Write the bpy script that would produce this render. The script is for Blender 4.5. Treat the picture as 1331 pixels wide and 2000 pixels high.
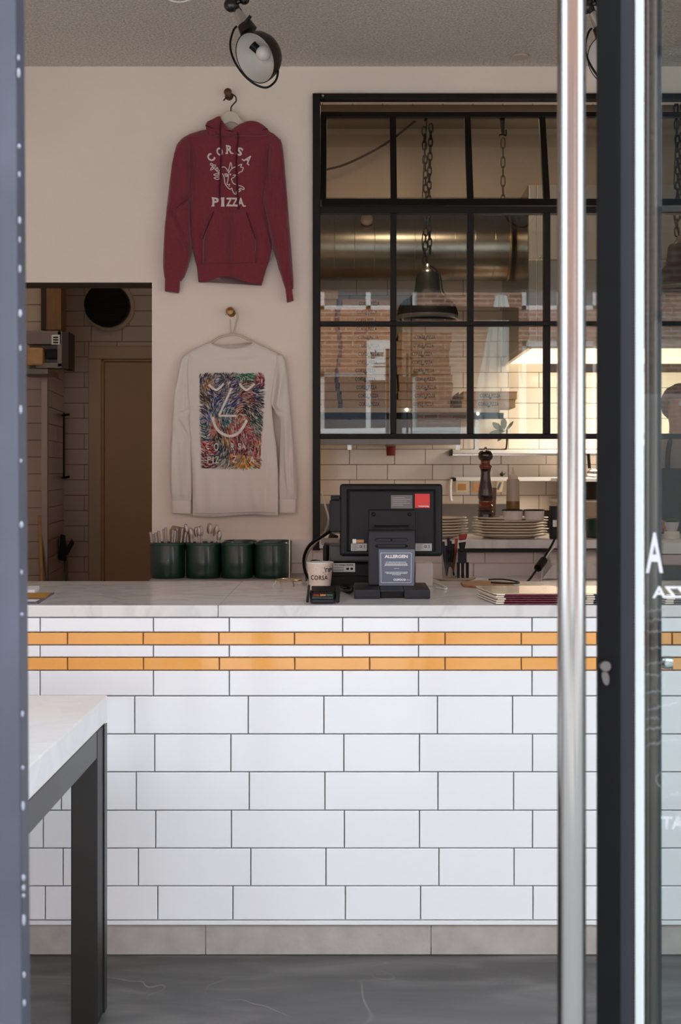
import bpy, bmesh, math, random
from mathutils import Vector, Matrix, Euler
for o in list(bpy.data.objects): bpy.data.objects.remove(o)
S_ = bpy.context.scene
COL = S_.collection
PI = math.pi
random.seed(7)

# ------------------------------------------------------------------ camera
VX, HY, FP, CZ = 690.0, 920.0, 2450.0, 1.277      # vanishing point, focal length (for a 1331x2000 frame), eye height
cd = bpy.data.cameras.new('camera'); cam = bpy.data.objects.new('camera', cd); COL.objects.link(cam)
cam.location = (0, 0, CZ); cam.rotation_euler = (PI/2, 0, 0)
cd.sensor_fit = 'VERTICAL'; cd.sensor_height = 36; cd.sensor_width = 24
cd.lens = FP/2000*36
cd.shift_x = (665.5-VX)/2000; cd.shift_y = (HY-1000)/2000
cd.clip_start = .05; cd.clip_end = 200
cd.dof.use_dof = True; cd.dof.focus_distance = 4.0; cd.dof.aperture_fstop = 9.0
S_.camera = cam
# ------------------------------------------------------------------ sky, sun, exposure
W = bpy.data.worlds.new('world'); S_.world = W; W.use_nodes = True
bg = W.node_tree.nodes['Background']; bg.inputs[0].default_value = (.80, .90, 1.0, 1); bg.inputs[1].default_value = 2.3
sl = bpy.data.lights.new('sun', 'SUN'); sl.energy = 3.2; sl.angle = .01; sl.color = (1, .96, .92)
sun = bpy.data.objects.new('sun', sl); COL.objects.link(sun)
sun.rotation_euler = Vector((.35, 1, 1.15)).to_track_quat('Z', 'Y').to_euler()    # stands high behind the shop, lights the far side of the street
S_.view_settings.view_transform = 'Standard'; S_.view_settings.look = 'None'
S_.view_settings.gamma = 1; S_.view_settings.use_curve_mapping = False
S_.view_settings.exposure = 1.12

def area(name, loc, size, energy, color, direction=(0, 0, -1), sy=None):
    l = bpy.data.lights.new(name, 'AREA'); l.energy = energy; l.color = color; l.size = size
    if sy: l.shape = 'RECTANGLE'; l.size_y = sy
    o = bpy.data.objects.new(name, l); COL.objects.link(o); o.location = loc
    o.rotation_euler = (-Vector(direction)).to_track_quat('Z', 'Y').to_euler(); return o
area('kitchen_ceiling_lamp', (.35, 6.25, 3.2), .5, 5.5, (1, .76, .52))
area('hood_lamp', (1.7, 7.5, 1.93), .9, 8, (1, .87, .72), sy=.5)
area('corridor_lamp', (-1.6, 6.6, 2.9), .3, 1.5, (1, .8, .58))

# ------------------------------------------------------------------ helpers
def lin(c):
    return tuple(((v/255)/12.92 if v/255 <= .04045 else ((v/255+.055)/1.055)**2.4) for v in c)
def P(px, py, D):
    s = FP/D; return Vector(((px-VX)/s, D, CZ-(py-HY)/s))
def PX(px, D): return (px-VX)*D/FP
def PZ(py, D): return CZ-(py-HY)*D/FP

MATS = {}
def mat(name, col, rough=.5, metal=0, bump=0, bscale=60, var=0, vscale=8, coat=0, emis=None, est=1, spec=.5, trans=0, stretch=None, sheen=0, alpha=1):
    if name in MATS: return MATS[name]
    m = bpy.data.materials.new(name); m.use_nodes = True; nt = m.node_tree; b = nt.nodes['Principled BSDF']
    c = (*lin(col), 1); b.inputs['Base Color'].default_value = c; b.inputs['Roughness'].default_value = rough
    b.inputs['Metallic'].default_value = metal; b.inputs['Specular IOR Level'].default_value = spec
    b.inputs['Coat Weight'].default_value = coat; b.inputs['Coat Roughness'].default_value = .05
    b.inputs['Transmission Weight'].default_value = trans; b.inputs['Sheen Weight'].default_value = sheen
    b.inputs['Alpha'].default_value = alpha
    tc = nt.nodes.new('ShaderNodeTexCoord'); mp = nt.nodes.new('ShaderNodeMapping')
    nt.links.new(tc.outputs['Object'], mp.inputs[0])
    if stretch: mp.inputs['Scale'].default_value = stretch
    if bump:
        n = nt.nodes.new('ShaderNodeTexNoise'); n.inputs['Scale'].default_value = bscale; n.inputs['Detail'].default_value = 4
        bn = nt.nodes.new('ShaderNodeBump'); bn.inputs['Strength'].default_value = bump; bn.inputs['Distance'].default_value = .01
        nt.links.new(mp.outputs[0], n.inputs['Vector']); nt.links.new(n.outputs[0], bn.inputs['Height']); nt.links.new(bn.outputs[0], b.inputs['Normal'])
    if var:
        n = nt.nodes.new('ShaderNodeTexNoise'); n.inputs['Scale'].default_value = vscale; n.inputs['Detail'].default_value = 6
        r = nt.nodes.new('ShaderNodeValToRGB'); r.color_ramp.elements[0].position = .3; r.color_ramp.elements[1].position = .7
        r.color_ramp.elements[0].color = tuple(v*(1-var) for v in c[:3])+(1,); r.color_ramp.elements[1].color = tuple(min(1, v*(1+var*.6)) for v in c[:3])+(1,)
        nt.links.new(mp.outputs[0], n.inputs['Vector']); nt.links.new(n.outputs[0], r.inputs[0]); nt.links.new(r.outputs[0], b.inputs['Base Color'])
    if emis:
        b.inputs['Emission Color'].default_value = (*lin(emis), 1); b.inputs['Emission Strength'].default_value = est
    MATS[name] = m; return m

def marble(name, base, vein, vs=2.2, rough=.25, amount=.5):
    m = mat(name, base, rough, coat=.15); nt = m.node_tree; b = nt.nodes['Principled BSDF']
    tc = nt.nodes.new('ShaderNodeTexCoord')
    n1 = nt.nodes.new('ShaderNodeTexNoise'); n1.inputs['Scale'].default_value = vs; n1.inputs['Detail'].default_value = 9; n1.inputs['Distortion'].default_value = 1.4
    r = nt.nodes.new('ShaderNodeValToRGB'); e = r.color_ramp.elements
    e[0].position = .44; e[0].color = (0, 0, 0, 1); e[1].position = .5; e[1].color = (1, 1, 1, 1); x = e.new(.57); x.color = (0, 0, 0, 1)
    n2 = nt.nodes.new('ShaderNodeTexNoise'); n2.inputs['Scale'].default_value = vs*3; n2.inputs['Detail'].default_value = 8
    mu = nt.nodes.new('ShaderNodeMath'); mu.operation = 'MULTIPLY'
    m2 = nt.nodes.new('ShaderNodeMath'); m2.operation = 'MULTIPLY'; m2.inputs[1].default_value = amount*2
    mx = nt.nodes.new('ShaderNodeMix'); mx.data_type = 'RGBA'
    mx.inputs[6].default_value = (*lin(base), 1); mx.inputs[7].default_value = (*lin(vein), 1)
    L = nt.links.new
    L(tc.outputs['Object'], n1.inputs['Vector']); L(tc.outputs['Object'], n2.inputs['Vector'])
    L(n1.outputs[0], r.inputs[0]); L(r.outputs[0], mu.inputs[0]); L(n2.outputs[0], mu.inputs[1]); L(mu.outputs[0], m2.inputs[0])
    L(m2.outputs[0], mx.inputs[0]); L(mx.outputs[2], b.inputs['Base Color'])
    return m

def glass_mat(name, tint=(1, 1, 1), refl=1.6):
    m = bpy.data.materials.new(name); m.use_nodes = True; nt = m.node_tree; nt.nodes.remove(nt.nodes['Principled BSDF'])
    o = nt.nodes['Material Output']; t = nt.nodes.new('ShaderNodeBsdfTransparent'); t.inputs[0].default_value = (*tint, 1)
    g = nt.nodes.new('ShaderNodeBsdfGlossy'); g.inputs['Roughness'].default_value = 0
    f = nt.nodes.new('ShaderNodeFresnel'); f.inputs[0].default_value = 1.5
    mu = nt.nodes.new('ShaderNodeMath'); mu.operation = 'MULTIPLY'; mu.inputs[1].default_value = refl; mu.use_clamp = True
    x = nt.nodes.new('ShaderNodeMixShader'); L = nt.links.new
    # the Fresnel node swaps its index on back faces; a pane is thin, so both faces must mirror alike
    gm = nt.nodes.new('ShaderNodeNewGeometry'); ir = nt.nodes.new('ShaderNodeMath'); ir.operation = 'MULTIPLY_ADD'
    ir.inputs[1].default_value = (1/1.5-1.5); ir.inputs[2].default_value = 1.5
    f.inputs[0].default_value = 1.5
    L(gm.outputs['Backfacing'], ir.inputs[0]); L(ir.outputs[0], f.inputs[0])
    L(f.outputs[0], mu.inputs[0]); L(mu.outputs[0], x.inputs[0]); L(t.outputs[0], x.inputs[1]); L(g.outputs[0], x.inputs[2]); L(x.outputs[0], o.inputs[0])
    return m

def wloc(p):
    v = Vector((0, 0, 0))
    while p: v = v+p.location; p = p.parent
    return v
def setp(o, label=None, cat=None, group=None, kind=None):
    if label: o['label'] = label
    if cat: o['category'] = cat
    if group: o['group'] = group
    if kind: o['kind'] = kind
    return o
def thing(name, loc, label, cat, group=None):
    o = bpy.data.objects.new(name, None); COL.objects.link(o); o.location = loc; o.empty_display_size = .05
    return setp(o, label, cat, group)
def copy_tree(o, parent=None):
    c = o.copy(); COL.objects.link(c); c.parent = parent
    for ch in o.children: copy_tree(ch, c)
    return c

class MB:
    def __init__(s): s.v = []; s.f = []; s.c = []
    def add(s, vs, fs):
        n = len(s.v); s.v += [tuple(v) for v in vs]; s.f += [tuple(i+n for i in f) for f in fs]; return s
    def box(s, a, b):
        x0, y0, z0 = [min(p, q) for p, q in zip(a, b)]; x1, y1, z1 = [max(p, q) for p, q in zip(a, b)]
        return s.add([(x0, y0, z0), (x1, y0, z0), (x1, y1, z0), (x0, y1, z0), (x0, y0, z1), (x1, y0, z1), (x1, y1, z1), (x0, y1, z1)],
              [(0, 3, 2, 1), (4, 5, 6, 7), (0, 1, 5, 4), (1, 2, 6, 5), (2, 3, 7, 6), (3, 0, 4, 7)])
    def hexa(s, q0, q1):                                  # two quads -> solid
        return s.add(list(q0)+list(q1), [(0, 3, 2, 1), (4, 5, 6, 7), (0, 1, 5, 4), (1, 2, 6, 5), (2, 3, 7, 6), (3, 0, 4, 7)])
    def prism(s, pts, vec):                               # polygon extruded along vec
        n = len(pts); vec = Vector(vec); a = [Vector(p) for p in pts]; b = [p+vec for p in a]
        fs = [tuple(range(n)), tuple(range(2*n-1, n-1, -1))]+[(i, n+i, n+(i+1) % n, (i+1) % n) for i in range(n)]
        return s.add(a+b, fs)
    def tube(s, pts, r, seg=8, closed=False, cap=True):
        pts = [Vector(p) for p in pts]; n = len(pts); rs = r if isinstance(r, (list, tuple)) else [r]*n
        rings = []; up = None
        for i, p in enumerate(pts):
            if closed: t = pts[(i+1) % n]-pts[i-1]
            else: t = (pts[min(i+1, n-1)]-pts[max(i-1, 0)])
            t.normalize()
            if up is None:
                up = Vector((0, 0, 1)) if abs(t.z) < .9 else Vector((1, 0, 0))
            u = up-t*up.dot(t)
            if u.length < 1e-5: u = t.orthogonal()
            u.normalize(); w = t.cross(u); up = u
            rings.append([p+(u*math.cos(2*PI*k/seg)+w*math.sin(2*PI*k/seg))*rs[i] for k in range(seg)])
        vs = [v for R in rings for v in R]; fs = []
        for i in range(n if closed else n-1):
            j = (i+1) % n
            for k in range(seg):
                fs.append((i*seg+k, i*seg+(k+1) % seg, j*seg+(k+1) % seg, j*seg+k))
        if cap and not closed:
            fs.append(tuple(range(seg-1, -1, -1))); fs.append(tuple((n-1)*seg+k for k in range(seg)))
        return s.add(vs, fs)
    def cyl(s, a, b, r, seg=20, r2=None): return s.tube([a, b], [r, r if r2 is None else r2], seg)
    def lathe(s, c, prof, seg=32, axis=(0, 0, 1), sx=1, sy=1, closed=False, caps=True):
        c = Vector(c); ax = Vector(axis).normalized(); q = Vector((0, 0, 1)).rotation_difference(ax); n = len(prof)
        vs = []
        for (r, z) in prof:
            for k in range(seg):
                a = 2*PI*k/seg; vs.append(c+q@Vector((r*math.cos(a)*sx, r*math.sin(a)*sy, z)))
        fs = [(i*seg+k, i*seg+(k+1) % seg, (i+1)*seg+(k+1) % seg, (i+1)*seg+k) for i in range(n-1) for k in range(seg)]
        if caps and prof[0][0] > 1e-4 and not closed: fs.append(tuple(range(seg-1, -1, -1)))
        if caps and prof[-1][0] > 1e-4 and not closed: fs.append(tuple((n-1)*seg+k for k in range(seg)))
        if closed: fs += [((n-1)*seg+k, (n-1)*seg+(k+1) % seg, (k+1) % seg, k) for k in range(seg)]
        return s.add(vs, fs)
    def sphere(s, c, r, seg=16, rings=10, sc=(1, 1, 1)):
        c = Vector(c); prof = [(max(1e-5, math.sin(PI*i/rings)), -math.cos(PI*i/rings)) for i in range(rings+1)]
        n = len(prof); vs = []
        for (q, z) in prof:
            for k in range(seg):
                a = 2*PI*k/seg; vs.append(c+Vector((r*q*math.cos(a)*sc[0], r*q*math.sin(a)*sc[1], r*z*sc[2])))
        return s.add(vs, [(i*seg+k, i*seg+(k+1) % seg, (i+1)*seg+(k+1) % seg, (i+1)*seg+k) for i in range(n-1) for k in range(seg)])
    def strip(s, pts, w, mapf):                           # flat line of width w through 2D points, mapped by mapf(x, y)
        n = len(pts); vs = []
        for i, (x, y) in enumerate(pts):
            x0, y0 = pts[max(i-1, 0)]; x1, y1 = pts[min(i+1, n-1)]
            dx, dy = x1-x0, y1-y0; l = math.hypot(dx, dy) or 1
            nx, ny = -dy/l*w/2, dx/l*w/2
            vs += [mapf(x+nx, y+ny), mapf(x-nx, y-ny)]
        return s.add(vs, [(2*i, 2*i+1, 2*i+3, 2*i+2) for i in range(n-1)])
    def mesh(s, name, off=(0, 0, 0), smooth=False):
        off = Vector(off); me = bpy.data.meshes.new(name)
        me.from_pydata([tuple(Vector(v)-off) for v in s.v], [], s.f); me.update()
        bm = bmesh.new(); bm.from_mesh(me); bmesh.ops.recalc_face_normals(bm, faces=bm.faces); bm.to_mesh(me); bm.free()
        if smooth:
            for p in me.polygons: p.use_smooth = True
        return me
    def build(s, name, m, parent=None, smooth=False, bevel=0, label=None, cat=None, group=None, kind=None, sharp=True, origin=None, seg=2):
        if parent is not None: off = wloc(parent)
        elif origin is not None: off = Vector(origin)
        else:
            xs = [v[0] for v in s.v]; ys = [v[1] for v in s.v]; zs = [v[2] for v in s.v]
            off = Vector(((min(xs)+max(xs))/2, (min(ys)+max(ys))/2, min(zs)))
        me = s.mesh(name, off, smooth); me.materials.append(m)
        if smooth and sharp: me.set_sharp_from_angle(angle=math.radians(38))
        o = bpy.data.objects.new(name, me); COL.objects.link(o)
        if parent is not None: o.parent = parent
        else: o.location = off
        if bevel:
            b = o.modifiers.new('bevel', 'BEVEL'); b.width = bevel; b.segments = seg; b.limit_method = 'ANGLE'; b.angle_limit = .6
        return setp(o, label, cat, group, kind)

def B(a, b): return MB().box(a, b)
def inst(me, name, loc, parent, m=None):
    o = bpy.data.objects.new(name, me); COL.objects.link(o)
    if parent is not None: o.parent = parent; o.location = Vector(loc)-wloc(parent)
    else: o.location = loc
    return o

_tc = {}
def text2d(t, bold=.0, spacing=1.0):
    k = (t, bold, spacing)
    if k not in _tc:
        c = bpy.data.curves.new('lettering', 'FONT'); c.body = t; c.size = 1; c.offset = bold; c.space_character = spacing; c.resolution_u = 3
        o = bpy.data.objects.new('lettering', c); COL.objects.link(o)
        bpy.context.view_layer.update()
        me = bpy.data.meshes.new_from_object(o.evaluated_get(bpy.context.evaluated_depsgraph_get()))
        vs = [(v.co.x, v.co.y) for v in me.vertices]; fs = [tuple(p.vertices) for p in me.polygons]
        bpy.data.objects.remove(o); bpy.data.meshes.remove(me)
        x0 = min(v[0] for v in vs); x1 = max(v[0] for v in vs); y0 = min(v[1] for v in vs); y1 = max(v[1] for v in vs)
        vs = [((x-x0)/(x1-x0), (y-y0)/(y1-y0)) for x, y in vs]
        _tc[k] = (vs, fs)
    return _tc[k]
def put_text(mb, t, x0, x1, y0, y1, mapf, bold=.0, mirror=False, spacing=1.0):
    """text filling the box x0..x1, y0 (top)..y1 (bottom) of mapf's plane"""
    vs, fs = text2d(t, bold, spacing)
    mb.add([mapf(x0+(x1-x0)*((1-u) if mirror else u), y1+(y0-y1)*v) for u, v in vs], fs)
def smooth_pts(pts, n=6):
    out = []; m = len(pts)
    for i in range(m-1):
        p0, p1, p2, p3 = [Vector(pts[j]) for j in (max(i-1, 0), i, i+1, min(i+2, m-1))]
        for k in range(n):
            t = k/n
            out.append(.5*((2*p1)+(p2-p0)*t+(2*p0-5*p1+4*p2-p3)*t*t+(3*p1-p0-3*p2+p3)*t**3))
    out.append(Vector(pts[-1])); return out

# ------------------------------------------------------------------ materials
M_wall = mat('painted_plaster', (245, 229, 216), .8, bump=.12, bscale=30, var=.03, vscale=3)
M_ceil = mat('stippled_plaster', (222, 212, 202), .95, bump=1.0, bscale=90, var=.3, vscale=110)  # fine tone variation stands in for shading of the stipple relief
M_tile = mat('white_glazed_tile', (240, 241, 244), .12, coat=.3, bump=.03, bscale=9)
M_yel = mat('amber_glazed_tile', (240, 170, 86), .1, coat=.5, bump=.06, bscale=14, var=.05, vscale=9)
M_grout = mat('grey_grout', (146, 144, 143), .95)
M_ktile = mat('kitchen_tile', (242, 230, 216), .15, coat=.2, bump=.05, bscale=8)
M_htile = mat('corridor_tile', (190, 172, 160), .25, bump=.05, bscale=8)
M_kgrout = mat('dark_grout', (70, 58, 50), .95)
M_conc = mat('concrete_skirting', (172, 166, 160), .8, bump=.15, bscale=40, var=.14, vscale=14)
M_black = mat('black_steel', (19, 14, 12), .5, metal=.1, spec=.3, bump=.05, bscale=30)
M_blk = mat('matt_black_plastic', (15, 15, 18), .5, spec=.3)
M_blk2 = mat('deep_black_plastic', (8, 8, 10), .45, spec=.3)
M_dgrey = mat('charcoal_plastic', (34, 35, 40), .5, spec=.35)
M_steel = mat('brushed_steel', (196, 192, 188), .22, metal=1)
M_chrome = mat('chrome', (215, 215, 215), .08, metal=1)
M_duct = mat('galvanised_duct', (168, 160, 148), .27, metal=1, var=.1, vscale=12)
M_white = mat('white_plastic', (234, 235, 236), .4)
M_wood = mat('dark_turned_wood', (42, 20, 14), .18, coat=.6)
M_woodr = mat('red_brown_wood', (112, 48, 26), .25, coat=.5)
M_ply = mat('pale_wood', (190, 150, 104), .6, var=.15, vscale=20, stretch=(1, 6, 1))
M_green = mat('dark_green_glaze', (16, 50, 42), .3, coat=.25)
M_cream = mat('cream_ceramic', (226, 212, 192), .2, coat=.4)
M_kraft = mat('kraft_cardboard', (172, 146, 122), .85, var=.16, vscale=120)
M_ink = mat('black_ink', (26, 22, 22), .8)
M_label = mat('white_label', (232, 232, 230), .6)
M_marble = marble('white_marble', (220, 217, 216), (168, 166, 168), 3.4, .22, .3)
M_marblet = marble('white_table_marble', (248, 248, 249), (222, 222, 225), 3, .3, .25)
M_red = mat('red_sticker', (214, 52, 50), .5)
M_glass = glass_mat('window_glass', (.93, .95, .94), 1.3)
M_dglass = glass_mat('door_glass', (.80, .85, .85), .28)
M_maroon = mat('maroon_fleece', (128, 46, 56), .95, bump=.25, bscale=240, var=.12, vscale=150, sheen=.3)
M_maroond = mat('dark_maroon_cord', (74, 16, 26), .9)
M_print = mat('cream_print', (226, 206, 200), .8)
M_cloth = mat('white_cotton', (232, 222, 214), .9, bump=.1, bscale=200)
M_skin = mat('skin', (168, 116, 92), .55)
M_hair = mat('dark_hair', (34, 24, 20), .7, bump=.6, bscale=160)
M_apron = mat('black_apron_cloth', (24, 16, 18), .85)
M_grey = mat('grey_shirt_cloth', (150, 138, 134), .9)

# ------------------------------------------------------------------ floor with streaked polished concrete
mf = mat('polished_concrete', (86, 82, 80), .3, spec=.4); nt = mf.node_tree; b = nt.nodes['Principled BSDF']; L = nt.links.new
tc = nt.nodes.new('ShaderNodeTexCoord'); mp = nt.nodes.new('ShaderNodeMapping'); mp.inputs['Rotation'].default_value = (0, 0, .6); mp.inputs['Scale'].default_value = (1, 3.2, 1)
n1 = nt.nodes.new('ShaderNodeTexNoise'); n1.inputs['Scale'].default_value = 1.6; n1.inputs['Detail'].default_value = 8; n1.inputs['Distortion'].default_value = 2.6
r1 = nt.nodes.new('ShaderNodeValToRGB'); e = r1.color_ramp.elements
e[0].position = .3; e[0].color = (*lin((70, 68, 67)), 1); e[1].position = .74; e[1].color = (*lin((116, 113, 111)), 1); x = e.new(.5); x.color = (*lin((88, 86, 84)), 1)
L(tc.outputs['Object'], mp.inputs[0]); L(mp.outputs[0], n1.inputs['Vector']); L(n1.outputs[0], r1.inputs[0])
n3 = nt.nodes.new('ShaderNodeTexNoise'); n3.inputs['Scale'].default_value = 1.1; n3.inputs['Detail'].default_value = 3; n3.inputs['Distortion'].default_value = 1.0
r3 = nt.nodes.new('ShaderNodeValToRGB'); e3 = r3.color_ramp.elements; e3[0].position = .4965; e3[0].color = (0, 0, 0, 1); e3[1].position = .5; e3[1].color = (1, 1, 1, 1); x3 = e3.new(.5025); x3.color = (0, 0, 0, 1)
mx3 = nt.nodes.new('ShaderNodeMix'); mx3.data_type = 'RGBA'; mx3.inputs[7].default_value = (*lin((168, 164, 160)), 1)
L(tc.outputs['Object'], n3.inputs['Vector']); L(n3.outputs[0], r3.inputs[0]); n4 = nt.nodes.new('ShaderNodeTexNoise'); n4.inputs['Scale'].default_value = 3.1; r4 = nt.nodes.new('ShaderNodeMapRange'); r4.inputs[1].default_value = .52; r4.inputs[2].default_value = .7; r4.inputs[4].default_value = .5; m4 = nt.nodes.new('ShaderNodeMath'); m4.operation = 'MULTIPLY'
L(tc.outputs['Object'], n4.inputs['Vector']); L(n4.outputs[0], r4.inputs[0]); L(r4.outputs[0], m4.inputs[0]); L(r3.outputs[0], m4.inputs[1]); L(m4.outputs[0], mx3.inputs[0]); L(r1.outputs[0], mx3.inputs[6]); L(mx3.outputs[2], b.inputs['Base Color'])
r2 = nt.nodes.new('ShaderNodeMapRange'); r2.inputs[3].default_value = .3; r2.inputs[4].default_value = .5; L(n1.outputs[0], r2.inputs[0]); L(r2.outputs[0], b.inputs['Roughness'])

# ------------------------------------------------------------------ room shell
DW, WT = 5.2, .145                                        # back wall distance and thickness
XL, XR = -2.3, 3.0
B((XL-.1, 1.5, -.1), (XR+.1, 8.4, 0)).build('floor', mf, kind='structure', origin=(0, 0, 0))
B((XL-.1, 1.55, 2.954), (XR+.1, DW+.01, 3.05)).build('ceiling', M_ceil, kind='structure')
dx1, dz1 = PX(297, DW), PZ(552, DW)
ox0, oz1, oz0 = PX(611, DW), PZ(182, DW), .952
w = MB()
w.box((XL, DW, 0), (-1.98, DW+WT, 2.96)); w.box((-1.98, DW, dz1), (dx1, DW+WT, 2.96)); w.box((dx1, DW, 0), (ox0, DW+WT, 2.96))
w.box((ox0, DW, oz1), (XR, DW+WT, 2.96)); w.box((ox0, DW, 0), (XR, DW+WT, oz0)); w.box((2.7, DW, oz0), (XR, DW+WT, oz1))
w_back = w.build('wall_back', M_wall, kind='structure')
B((XL-.1, 1.6, 0), (XL, 8.3, 3.5)).build('wall_left', M_wall, kind='structure')
B((XR, 1.6, 0), (XR+.1, 8.3, 3.5)).build('wall_right', M_wall, kind='structure')
w = MB(); w.box((XL-.1, 1.45, -.15), (-2.2, 1.6, 4.4)); w.box((-2.2, 1.45, 2.55), (2.9, 1.6, 4.4)); w.box((2.9, 1.45, -.15), (XR+.1, 1.6, 4.4))
w.box((-9, 1.45, -.15), (XL-.1, 1.6, 4.4)); w.box((XR+.1, 1.45, -.15), (9, 1.6, 4.4))
w.build('wall_front', mat('shopfront_render', (176, 170, 164), .9), kind='structure')
B((XL-.1, 1.5, 3.5), (XR+.1, 8.4, 3.6)).build('roof', M_wall, kind='structure')
# door reveal lining
B((-1.98, DW-.004, dz1-.003), (dx1, DW+WT, dz1)).build('trim_1', mat('dark_lintel', (70, 60, 52), .6), kind='structure')

# tiles --------------------------------------------------------------
_tm = {}
def tile_mesh(w, h, m, ch=.0016, t=.008):
    k = (round(w, 4), round(h, 4), m.name)
    if k not in _tm:
        a, c = w/2, h/2
        o = [(-a, 0, -c), (a, 0, -c), (a, 0, c), (-a, 0, c)]; mid = [(x, -t+ch, z) for x, _, z in o]
        fr = [(x-math.copysign(ch, x), -t, z-math.copysign(ch, z)) for x, _, z in o]
        fs = [(8, 9, 10, 11)]+[(i, (i+1) % 4, 4+(i+1) % 4, 4+i) for i in range(4)]+[(4+i, 4+(i+1) % 4, 8+(i+1) % 4, 8+i) for i in range(4)]
        me = bpy.data.meshes.new('tile'); me.from_pydata(o+mid+fr, [], fs); me.update(); me.materials.append(m); _tm[k] = me
    return _tm[k]
def lay(parent, x0, x1, z0, z1, y, m, gap=.0022, name='tile'):
    w, h = x1-x0-gap, z1-z0-gap
    if w < .006 or h < .006: return
    o = inst(tile_mesh(w, h, m), name, ((x0+x1)/2, y+random.uniform(-.0003, .0003), (z0+z1)/2), parent)
    o.rotation_euler = (random.uniform(-.0022, .0022), 0, random.uniform(-.0016, .0016)); return o

# ------------------------------------------------------------------ kitchen and corridor walls
DK = 8.17
wk = B((XL-.1, DK, 0), (XR+.1, DK+.12, 3.6)).build('wall_kitchen', M_kgrout, kind='structure')
def krow_joints(k, x0, x1):
    base = (697, 757) if k % 2 == 0 else (683, 771)
    js = sorted([PX(b_+148*i, DK) for b_ in base for i in range(-8, 8)])
    return [x0]+[j for j in js if x0+.01 < j < x1-.01]+[x1]
zref = PZ(937.3, DK)
for k in range(-8, 17):
    z0 = zref+.1*k; z1 = z0+.1
    if z0 > 1.0:                                           # kitchen side
        xr = 2.35 if z1 < 2.0 else 1.25
        if z0 < 2.85:
            js = krow_joints(k, -.5, xr)
            for a, c in zip(js, js[1:]): lay(wk, a, c, z0, min(z1, 2.87), DK, M_ktile, .003)
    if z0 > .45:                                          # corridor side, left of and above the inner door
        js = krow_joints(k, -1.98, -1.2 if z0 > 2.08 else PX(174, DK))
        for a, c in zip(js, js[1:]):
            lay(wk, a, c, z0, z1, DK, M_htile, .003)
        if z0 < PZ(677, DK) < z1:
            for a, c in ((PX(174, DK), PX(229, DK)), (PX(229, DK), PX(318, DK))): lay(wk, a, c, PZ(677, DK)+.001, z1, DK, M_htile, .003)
B((-.8, DW+WT, 0), (-.7, DK, 3.5)).build('wall_partition', M_wall, kind='structure')
# angled tiled pier in the corridor
pa, pb = (PX(90, 7.42), 7.42), (PX(120, DK)+.01, DK)
w = MB(); w.prism([(-2.3, 7.42, 0), (pa[0], 7.42, 0), (pb[0], DK, 0), (-2.3, DK, 0)], (0, 0, 3.2))
pier = w.build('wall_pier', M_kgrout, kind='structure')
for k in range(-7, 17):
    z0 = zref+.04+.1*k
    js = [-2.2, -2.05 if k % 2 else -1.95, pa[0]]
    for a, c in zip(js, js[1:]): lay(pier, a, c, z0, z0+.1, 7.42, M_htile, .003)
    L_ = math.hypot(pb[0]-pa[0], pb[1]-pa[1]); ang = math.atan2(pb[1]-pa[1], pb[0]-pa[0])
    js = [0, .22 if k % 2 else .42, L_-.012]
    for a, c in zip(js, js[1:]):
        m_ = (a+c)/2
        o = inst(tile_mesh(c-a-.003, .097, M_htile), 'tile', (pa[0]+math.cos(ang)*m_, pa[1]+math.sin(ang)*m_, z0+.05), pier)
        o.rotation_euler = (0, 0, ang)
# corner trim on the pier and pipe chase above
MB().box((PX(82, 7.38), 7.37, .45), (PX(93, 7.38), 7.40, PZ(730, 7.38))).build('trim_2', M_steel, kind='structure')
w = thing('wooden_duct_casing', P(100, 600, 7.3), 'brown wooden boxed casing running up the corridor corner above the grey box', 'casing')
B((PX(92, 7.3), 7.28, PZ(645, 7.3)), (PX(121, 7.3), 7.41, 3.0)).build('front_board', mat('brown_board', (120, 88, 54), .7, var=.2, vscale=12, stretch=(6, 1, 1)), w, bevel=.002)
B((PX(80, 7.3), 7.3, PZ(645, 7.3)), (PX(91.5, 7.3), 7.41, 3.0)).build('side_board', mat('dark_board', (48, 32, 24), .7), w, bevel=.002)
# electrical box
eb = thing('electrical_box', P(95, 720, 7.2), 'grey wall box with printed label and open front in the corridor corner', 'box')
g_ = mat('grey_enamel', (128, 118, 116), .5)
w = MB(); w.box((PX(50, 7.2), 7.2, PZ(672, 7.2)), (PX(120, 7.2), 7.3, PZ(646, 7.2))); w.box((PX(112, 7.2), 7.2, PZ(717, 7.2)), (PX(121, 7.2), 7.3, PZ(646, 7.2)))
w.box((PX(70, 7.2), 7.2, PZ(719, 7.2)), (PX(121, 7.2), 7.3, PZ(709, 7.2))); w.box((PX(50, 7.2), 7.28, PZ(719, 7.2)), (PX(121, 7.2), 7.3, PZ(646, 7.2)))
w.build('housing', g_, eb, bevel=.003)
B((PX(121, 7.2), 7.2, PZ(721, 7.2)), (PX(134, 7.2), 7.36, PZ(648, 7.2))).build('side_cover', mat('dark_cover', (54, 44, 40), .6), eb, bevel=.003)
B((PX(88, 7.2), 7.22, PZ(700, 7.2)), (PX(112, 7.2), 7.285, PZ(681, 7.2))).build('switch', M_blk2, eb, bevel=.003)
w = MB(); w.box((PX(52, 7.2), 7.19, PZ(714, 7.2)), (PX(84, 7.2), 7.27, PZ(679, 7.2))); w.build('fuse_cover', M_ply, eb, bevel=.01)
B((PX(101, 7.2), 7.198, PZ(673, 7.2)), (PX(117, 7.2), 7.2, PZ(654, 7.2))).build('label', M_label, eb)
w = MB()
for r_ in range(3):
    w.box((PX(104, 7.2), 7.196, PZ(660.5+5*r_, 7.2)), (PX(114, 7.2), 7.198, PZ(657.5+5*r_, 7.2)))
w.build('print', M_ink, eb)
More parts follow.
